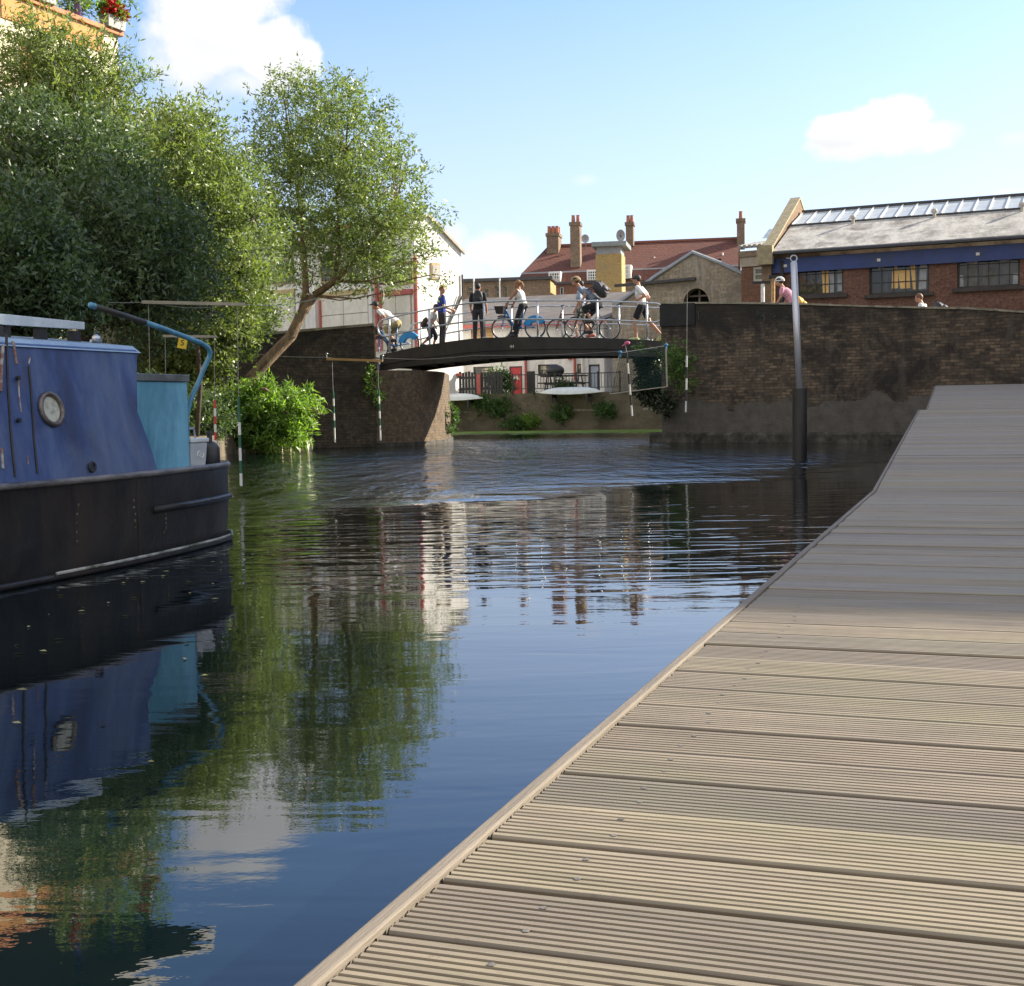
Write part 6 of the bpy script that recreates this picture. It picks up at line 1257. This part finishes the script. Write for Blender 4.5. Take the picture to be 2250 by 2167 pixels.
# ------------------------------------------------------------------ BICYCLES AND PEOPLE
def wheel(par,x,r,spm):
    w=thing_part('wheel',par); g=MB(); g.torus((x,0,r),r-.018,.018,'y',30,6); g.build('tyre',M_rubber,w,smooth=True)
    g=MB(); g.torus((x,0,r),r-.045,.010,'y',30,5); g.build('rim',M_galv,w,smooth=True)
    g=MB(); g.tube([(x,-.035,r),(x,.035,r)],.022,8)
    for k in range(18): q=2*math.pi*k/18; g.tube([(x,(.02 if k%2 else -.02),r),(x+math.cos(q)*(r-.045),0,r+math.sin(q)*(r-.045))],.0022,3,cap=False)
    g.build('spokes',M_galv,w)
def bike(label,a,off,kind):
    p=BR.W(a,off,zdeck(a)+.0); sl=math.atan2(zdeck(a+.4)-zdeck(a-.4),.8)
    t=thing('bicycle',label,'bicycle',tuple(p),BR.rz+math.pi,'bicycles on the footbridge'); t.rotation_euler=(0,sl,BR.rz+math.pi)
    r=.315; wb=.50
    wheel(t,wb,r,0); wheel(t,-wb,r,0)
    fm={'hire':mat('hire_blue_frame',(.03,.16,.42),(.02,.12,.33),8,.35),'road':mat('dark_red_frame',(.16,.03,.03),(.1,.02,.02),8,.35),'grey':M_dark}[kind]
    g=MB()
    if kind=='hire': g.tube([(wb-.13,0,.80),(.18,0,.42),(0,0,.30),(-.12,0,.33)],.032,8); g.tube([(-.04,0,.29),(-.17,0,.86)],.022,8); g.tube([(-.02,0,.30),(-wb,.05,r)],.014,6); g.tube([(-.12,0,.62),(-wb,.05,r)],.011,6)
    else: g.tube([(wb-.12,0,.74),(-.14,0,.76)],.017,7); g.tube([(wb-.11,0,.68),(0,0,.29)],.02,7); g.tube([(0,0,.29),(-.17,0,.86)],.016,7); g.tube([(0,0,.29),(-wb,0,r)],.012,6); g.tube([(-.14,0,.74),(-wb,0,r)],.010,6)
    g.tube([(wb-.14,0,.86),(wb-.08,0,.62)],.022,8); g.tube([(wb-.08,.045,.62),(wb-.04,.05,.5),(wb,.05,r)],.012,6); g.tube([(wb-.08,-.045,.62),(wb-.04,-.05,.5),(wb,-.05,r)],.012,6); g.tube([(wb-.08,-.045,.62),(wb-.08,.045,.62)],.014,6)
    g.build('frame',fm,t,smooth=True)
    g=MB(); g.tube([(wb-.15,0,.84),(wb-.18,0,.96)],.014,6); g.tube([(wb-.30,-.27,1.0),(wb-.20,-.22,1.0),(wb-.16,-.05,.97),(wb-.16,.05,.97),(wb-.20,.22,1.0),(wb-.30,.27,1.0)],.013,7); g.build('handlebar',M_black,t,smooth=True)
    g=MB(); g.ell((-.19,0,.90),(.13,.075,.035),12,6); g.tube([(-.16,0,.84),(-.17,0,.88)],.015,6); g.build('saddle',M_black,t,smooth=True)
    g=MB(); g.tube([(0,-.07,.29),(0,.07,.29)],.022,8); g.torus((0,-.055,.29),.075,.006,'y',18,4); g.tube([(0,-.07,.29),(.09,-.08,.16)],.011,5); g.tube([(0,.07,.29),(-.09,.08,.42)],.011,5); g.box(.04,.14,-.15,-.07,.145,.17); g.box(-.14,-.04,.07,.15,.41,.435); g.build('crankset',M_dark,t)
    if kind=='hire':
        g=MB(); pts=[]
        for s_ in (-.055,.055):
            pts=[(-wb+math.cos(q)*(r+.03),s_,r+math.sin(q)*(r+.03)) for q in np.linspace(R(12),R(150),14)]
            pi_=[(-wb+math.cos(q)*(r*.52),s_,r+math.sin(q)*(r*.52)) for q in np.linspace(R(150),R(12),8)]
            g.add(pts+pi_,[tuple(range(22))])
        a1=[(-wb+math.cos(q)*(r+.03),-.055,r+math.sin(q)*(r+.03)) for q in np.linspace(R(12),R(150),14)]; g.add(a1+[(x,.055,z) for x,_,z in a1],[(i,i+1,15+i,14+i) for i in range(13)])
        g.build('mudguard',mat('sponsor_blue_panel',(.03,.30,.72),(.025,.25,.62),9,.35),t)
        g=MB(); q=[(wb+math.cos(k)*(r+.03),0,r+math.sin(k)*(r+.03)) for k in np.linspace(R(70),R(190),12)]; g.tube(q,.022,6); g.build('mudguard',M_black,t)
        g=MB(); g.hexa([(wb-.08,-.13,.72),(wb+.12,-.13,.72),(wb+.12,.13,.72),(wb-.08,.13,.72)],[(wb-.10,-.16,.93),(wb+.18,-.16,.93),(wb+.18,.16,.93),(wb-.10,.16,.93)]); g.build('basket',M_black,t)
    return t,p
def J2(**k): return k
STAND=dict(pel=(0,0,.93),che=(.0,0,1.25),nek=(-.0,0,1.45),head=(.03,0,1.62),
 shL=(0,.19,1.40),elL=(-.02,.24,1.12),wrL=(.10,.24,.90),shR=(0,-.19,1.40),elR=(-.02,-.24,1.12),wrR=(.10,-.24,.90),
 hiL=(0,.10,.90),knL=(.02,.11,.50),anL=(-.02,.11,.09),hiR=(0,-.10,.90),knR=(.03,-.11,.50),anR=(-.01,-.12,.09))
def person(label,loc,rz,J,top,topm,bot,botm,shoe,hairm,skin=None,hat=None,scale=1.0,group=None,tilt=0,hair=1,socks=None,extra=None):
    skin=skin or M_skin
    t=thing('person',label,'person',tuple(loc),rz,group); t.scale=(scale,)*3; t.rotation_euler=(0,tilt,rz)
    K={k:Vector(v) for k,v in {**STAND,**J}.items()}
    up=(K['nek']-K['pel']).normalized(); fw=up.cross(Vector((0,1,0))); fw=Vector((up.z,0,-up.x))
    B=MB()
    rot=Matrix((fw,(0,1,0),up)).transposed()
    B.ell(K['pel'],(.11,.155,.12),12,8,rot=rot); B.ell(K['pel'].lerp(K['che'],.5),(.10,.135,.16),12,8,rot=rot); B.ell(K['che'],(.115,.165,.17),12,8,rot=rot); B.ell(K['nek']-up*.06,(.08,.16,.06),12,8,rot=rot)
    B.caps(K['nek']-up*.04,K['head']-Vector((.02,0,.05)),.055,.052)
    hd=K['head']; hf=(K['look']-hd).normalized() if 'look' in K else Vector((1,0,0)); hs=Vector((0,0,1)).cross(hf).normalized(); hr=Matrix((hf,hs,hf.cross(hs))).transposed()
    B.ell(hd,(.098,.077,.115),14,10,rot=hr); B.ell(hd+hr@Vector((.045,0,-.055)),(.055,.052,.055),10,8,rot=hr); B.ell(hd+hr@Vector((.105,0,-.02)),(.020,.014,.022),8,6,rot=hr)
    for s_ in (-1,1): B.ell(hd+hr@Vector((0,s_*.078,-.01)),(.018,.010,.028),8,6,rot=hr)
    for s_ in 'LR':
        sh,el,wr=K['sh'+s_],K['el'+s_],K['wr'+s_]; hi,kn,an=K['hi'+s_],K['kn'+s_],K['an'+s_]
        B.caps(sh,el,.052,.042); B.caps(el,wr,.042,.028); B.caps(hi,kn,.085,.055); B.caps(kn,kn.lerp(an,.35),.053,.056); B.caps(kn.lerp(an,.35),an,.056,.036)
        # hand: palm, four fingers, thumb
        d=(wr-el).normalized(); ss=Vector((0,1,0)); n_=d.cross(ss).normalized(); sg=1 if s_=='L' else -1
        pc=wr+d*.05; B.caps(wr,pc,.026,.030,8); B.ell(pc+d*.01,(.034,.034,.034),8,6)
        for i in range(4):
            o=n_*((i-1.5)*.019); ln=(.062,.072,.068,.052)[i]; a=pc+d*.025+o; b=a+d*ln*.6; c=b+(d*.5-ss*sg*.85).normalized()*ln*.5; B.tube([a,b,c],[.0095,.009,.0075],6)
        a=pc-n_*.026-d*.012; B.tube([a,a+(d*.7-n_*.7).normalized()*.035,a+(d*.9-n_*.35).normalized()*.06],[.011,.010,.008],6)
        fd=K.get('to'+s_); fd=(fd-an).normalized() if fd is not None else Vector((1,0,-.18)).normalized(); B.caps(an,an+fd*.17,.036,.024)
    B.build('body',skin,t,remesh=.011)
    # eyes
    E=MB()
    for s_ in (-1,1): E.ell(hd+hr@Vector((.088,s_*.032,.012)),(.010,.011,.007),6,5,rot=hr)
    E.build('eyes',M_black,t)
    S_=MB(); inf=.018
    S_.ell(K['pel']+up*.06,(.11+inf,.15+inf,.12),12,8,rot=rot); S_.ell(K['pel'].lerp(K['che'],.5),(.105+inf,.14+inf,.17),12,8,rot=rot); S_.ell(K['che'],(.118+inf,.168+inf,.18),12,8,rot=rot); S_.ell(K['nek']-up*.07,(.08+inf,.155+inf,.055),12,8,rot=rot)
    for s_ in 'LR':
        sh,el,wr=K['sh'+s_],K['el'+s_],K['wr'+s_]
        if top=='tee': S_.caps(sh,sh.lerp(el,.62),.066,.066)
        elif top=='long': S_.caps(sh,el,.064,.056); S_.caps(el,el.lerp(wr,.92),.055,.042)
        elif top=='tank': S_.ell(sh*.86+Vector((0,0,.0))+Vector((sh.x*.14,0,sh.z*.14)),(.05,.05,.055),8,6)
    S_.build('shirt',topm,t,remesh=.013)
    L_=MB(); L_.ell(K['pel']-up*.01,(.125,.168,.115),12,8,rot=rot)
    for s_ in 'LR':
        hi,kn,an=K['hi'+s_],K['kn'+s_],K['an'+s_]
        L_.caps(hi,hi.lerp(kn,.95 if bot!='short' else .62),.102,.078 if bot!='short' else .094)
        if bot=='long': L_.caps(kn,kn.lerp(an,.92),.076,.062)
        elif bot=='three': L_.caps(kn,kn.lerp(an,.25),.078,.080)
    L_.build('shorts' if bot!='long' else 'trousers',botm,t,remesh=.013)
    for s_ in 'LR':
        an=K['an'+s_]; fd=K.get('to'+s_); fd=(fd-an).normalized() if fd is not None else Vector((1,0,-.18)).normalized()
        h=MB(); h.caps(an+Vector((0,0,-.01)),an+fd*.19,.050,.038,8); h.ell(an-fd*.03+Vector((0,0,-.03)),(.05,.042,.042),8,6); h.build('shoe',shoe,t,smooth=True)
    H=MB()
    if hair:
        H.ell(hd+hr@Vector((-.018,0,.028)),(.102,.088,.108),14,9,rot=hr)
        if hair==2: # curly
            for k in range(26):
                a=rnd(0,6.28); b=rnd(-.1,1.4); v=Vector((math.cos(a)*math.cos(b)*.10-.02,math.sin(a)*math.cos(b)*.085,math.sin(b)*.11+.02))
                if v.x<.065: H.ell(hd+hr@v,.026,6,5)
        if hair==3: # tied back
            H.ell(hd+hr@Vector((-.11,0,.04)),(.05,.045,.05),8,6,rot=hr); H.tube([hd+hr@Vector((-.13,0,.04)),hd+hr@Vector((-.17,0,-.05)),hd+hr@Vector((-.16,0,-.15))],[.035,.03,.01],7)
        H.build('hair',hairm,t,remesh=.010)
    if hat=='helmet':
        g=MB(); n=14
        for k in range(7):
            y=(k-3)*.026; pts=[hd+hr@Vector((math.cos(q)*math.sqrt(max(0,1-(y/.11)**2))*.135-.005,y,.03+math.sin(q)*math.sqrt(max(0,1-(y/.11)**2))*.115)) for q in np.linspace(.1,math.pi-.1,9)]; g.tube(pts,.013,6)
        g.tube([hd+hr@Vector((math.cos(q)*.135,math.sin(q)*.095,.035)) for q in np.linspace(0,2*math.pi,25)[:-1]],.014,6,closed=True); g.build('helmet',extra or M_whitep,t,smooth=True)
    if hat=='cap':
        g=MB(); g.ell(hd+hr@Vector((-.005,0,.045)),(.108,.092,.088),12,8,rot=hr); g.hexa([hd+hr@Vector(v) for v in ((.07,-.07,.04),(.19,-.05,.03),(.19,.05,.03),(.07,.07,.04))],[hd+hr@Vector(v) for v in ((.07,-.07,.055),(.19,-.05,.042),(.19,.05,.042),(.07,.07,.055))]); g.build('cap',extra or M_black,t,smooth=True)
    return t
def pack(label,loc,rz,m,size=(.16,.30,.44),tilt=0):
    t=thing('backpack',label,'backpack',tuple(loc),rz); t.rotation_euler=(0,tilt,rz)
    g=MB(); g.ell((0,0,0),(size[0]*.62,size[1]*.58,size[2]*.56),14,10); g.box(-size[0]*.45,size[0]*.45,-size[1]*.42,size[1]*.42,-size[2]*.42,size[2]*.34); g.build('bag',m,t,remesh=.014)
    g=MB(); g.ell((-size[0]*.5,0,-size[2]*.12),(size[0]*.3,size[1]*.4,size[2]*.25),10,8); g.build('pocket',m,t,remesh=.014)
    for s_ in (-1,1): g=MB(); g.tube([(size[0]*.4,s_*size[1]*.3,size[2]*.35),(size[0]*1.25,s_*size[1]*.38,size[2]*.42),(size[0]*1.75,s_*size[1]*.36,0),(size[0]*.6,s_*size[1]*.36,-size[2]*.38)],.018,6); g.build('strap',m,t)
    return t
def people():
    HL=BR.rz+math.pi; random.seed(11)
    mw=mat('white_cotton',(.80,.80,.78),(.70,.70,.69),9,.85,bump=.3); mk=mat('khaki_cloth',(.34,.29,.14),(.27,.23,.11),9,.9); mb_=mat('blue_tee',(.035,.06,.30),(.028,.048,.24),9,.9); md=mat('dark_trousers',(.035,.03,.04),(.05,.045,.055),9,.9)
    mbk=mat('black_cloth',(.014,.014,.016),(.022,.022,.025),9,.9); mgr=mat('grey_blue_tee',(.20,.24,.30),(.16,.19,.24),9,.9); br=mat('brown_hair',(.11,.055,.025),(.07,.035,.018),30,.6); bl=mat('curly_light_hair',(.30,.15,.055),(.2,.09,.035),30,.6); dkh=mat('dark_hair',(.02,.014,.01),(.03,.02,.015),30,.6)
    mpk=mat('pale_shoe',(.5,.55,.25),(.4,.45,.2),9,.6); dj=mat('dark_denim',(.02,.022,.045),(.03,.032,.06),9,.9)
    RIDE=lambda lean=.28,ph=0: dict(pel=(-.19,0,.98),che=(-.19+lean*.75,0,1.27),nek=(-.19+lean*1.25,0,1.44),head=(-.10+lean*1.35,0,1.61),
        shL=(-.19+lean*1.15,.18,1.40),elL=(.10,.24,1.20),wrL=(.20,.25,1.04),shR=(-.19+lean*1.15,-.18,1.40),elR=(.10,-.24,1.20),wrR=(.20,-.25,1.04),
        hiL=(-.19,.09,.94),knL=(.16,.11,.86) ,anL=(-.05,.11,.50),hiR=(-.19,-.09,.94),knR=(.14,-.11,.64),anR=(.05,-.11,.24))
    def pos(px,off,dz=0):
        a=BR.hit(px,740,off)[0]; return a,BR.W(a,off,zdeck(a)+dz)
    # rider 1
    a,p=pos(868,.95); t,_=bike('hire bicycle with blue rear panel ridden by the man in khaki shorts',a,.95,'hire'); sl=t.rotation_euler[1]
    person('cyclist in white tee and khaki shorts riding down the left end of the bridge',p,HL,RIDE(.42),'tee',mw,'three',mk,M_black,dkh,hat='cap',tilt=sl,scale=.98)
    # child
    a,p=pos(948,.85); c=dict(pel=(-.05,0,.80),che=(.08,0,1.08),nek=(.14,0,1.27),head=(.20,0,1.42),look=(1,0,1.2),shL=(.12,.17,1.22),elL=(.16,.2,.98),wrL=(.28,.18,.80),shR=(.12,-.17,1.22),elR=(.10,-.2,.96),wrR=(.22,-.19,.78),hiL=(-.05,.09,.78),knL=(.14,.1,.44),anL=(.02,.1,.10),hiR=(-.05,-.09,.78),knR=(.02,-.1,.42),anR=(-.34,-.1,.14))
    person('child in white shirt and denim walking up the bridge with a brown satchel',p,BR.rz,c,'tee',mw,'three',dj,M_black,br,scale=.82)
    pack('brown satchel on the back of the child in white',BR.W(a-.20,.85,zdeck(a)+.74),BR.rz,mat('brown_leather',(.10,.06,.035),(.07,.04,.025),9,.7),(.12,.24,.32),R(20))
    # man in blue
    a,p=pos(972,.80); q=dict(look=(.6,-1.2,1.5),wrL=(.20,.18,1.02),wrR=(.24,-.22,1.04),elR=(.0,-.26,1.12))
    person('man in blue tee and dark trousers standing on the bridge with curly hair',p,BR.rz+R(35),q,'tee',mb_,'long',md,M_black,bl,hair=2,scale=1.0)
    # man in black with backpack, seen from behind
    a,p=pos(1052,.90); person('man in black tee standing with his back turned, dark hair',p,BR.rz+R(95),dict(),'tee',mbk,'long',md,M_black,dkh,scale=.95)
    b=p+Vector((.0,-.19,1.24)); pack('small black backpack on the man standing with his back turned',b,BR.rz+R(95),mat('black_nylon',(.02,.02,.024),(.035,.035,.04),14,.6),(.12,.26,.38))
    # woman with hire bike
    a,p=pos(1139,.75); t,_=bike('blue panelled hire bicycle straddled by the woman in a white top',a,.75,'hire')
    w=dict(pel=(-.16,0,.98),che=(-.08,0,1.26),nek=(-.04,0,1.43),head=(-.0,0,1.58),shL=(-.04,.17,1.39),elL=(.12,.21,1.20),wrL=(.22,.24,1.05),shR=(-.04,-.17,1.39),elR=(.12,-.21,1.20),wrR=(.22,-.24,1.05),hiL=(-.16,.10,.94),knL=(.0,.14,.52),anL=(.02,.16,.12),hiR=(-.16,-.10,.94),knR=(.02,-.14,.54),anR=(.10,-.16,.22))
    person('woman in white tank top and black trousers astride the hire bicycle',p,HL,w,'tank',mw,'long',mbk,M_black,bl,skin=M_skin2,hair=3,scale=.97)
    # rider with big backpack
    a,p=pos(1300,.70); t,_=bike('dark bicycle with drop frame ridden by the helmeted cyclist',a,.70,'grey'); sl=t.rotation_euler[1]
    person('helmeted cyclist in grey tee and black shorts with a bulky pack',p,HL,RIDE(.40),'tee',mgr,'three',mbk,M_black,br,hat='helmet',extra=mat('straw_helmet',(.55,.45,.25),(.3,.22,.1),12,.6))
    pack('bulky black backpack on the back of the helmeted cyclist',BR.W(a+.26,.70,zdeck(a)+1.36),HL,mat('black_nylon',(.02,.02,.024)),(.26,.34,.48),R(35))
    # walker beside, half hidden
    a,p=pos(1278,1.6); w=dict(pel=(-.05,0,.92),che=(.02,0,1.22),knL=(.16,.11,.52),anL=(.10,.11,.10),knR=(-.02,-.11,.50),anR=(-.32,-.11,.16))
    person('person in checked shorts and pale blue tee beyond the helmeted cyclist',p,HL,w,'tee',mat('pale_blue_tee',(.35,.42,.52),(.28,.34,.44),9,.9),'short',mat('checked_cloth',(.35,.36,.30),(.05,.06,.05),14,.9,pos=(.47,.53)),M_redp,dkh,scale=.97)
    a2,p2=pos(1266,1.9); t,_=bike('red framed bicycle pushed along the far side of the bridge',a2-.1,1.9,'road')
    # jogger
    a,p=pos(1412,.55); j=dict(pel=(0,0,.93),che=(.06,0,1.24),nek=(.09,0,1.44),head=(.14,0,1.62),shL=(.08,.19,1.40),elL=(-.14,.25,1.17),wrL=(.08,.20,1.08),shR=(.06,-.19,1.40),elR=(-.12,-.24,1.16),wrR=(.12,-.16,1.16),
        hiL=(.02,.09,.90),knL=(.20,.10,.52),anL=(.14,.10,.09),hiR=(-.02,-.09,.90),knR=(-.16,-.10,.52),anR=(-.48,-.10,.16),toR=(-.36,-.1,.02))
    person('jogger in white tee, black shorts and dark cap at the right bridge end',p,HL,j,'tee',mw,'short',mbk,mpk,dkh,hat='cap',scale=1.03)
    # behind the right wall
    p=P(1731,660,36.6); person('cyclist in white helmet and pink top behind the wall',(p.x,p.y,2.72),WR.rz+math.pi,RIDE(.25),'tee',mat('pink_top',(.62,.30,.38),(.5,.24,.3),9,.9),'short',mbk,M_black,dkh,hat='helmet',extra=mw)
    q=P(1761,657,36.8); pack('yellow backpack just right of the steel pole behind the wall',(q.x,q.y,q.z-.16),WR.rz+math.pi,mat('yellow_nylon',(.62,.36,.02),(.5,.28,.015),9,.6),(.2,.3,.5),R(30))
    p=P(2027,680,36.0); person('short haired person in white top passing behind the wall on the right',(p.x,p.y,2.17),WR.rz+math.pi,dict(look=(.8,.3,1.4),head=(.10,0,1.60)),'tee',mw,'long',md,M_black,mat('ginger_brown_hair',(.2,.09,.04),(.14,.06,.03),30,.6))
    q=P(2068,681,36.1); pack('dark backpack with pale straps behind the wall, right of the white top',(q.x,q.y,q.z+.02),WR.rz+math.pi,mat('black_nylon',(.02,.02,.024)),(.22,.3,.44),R(40))
people()
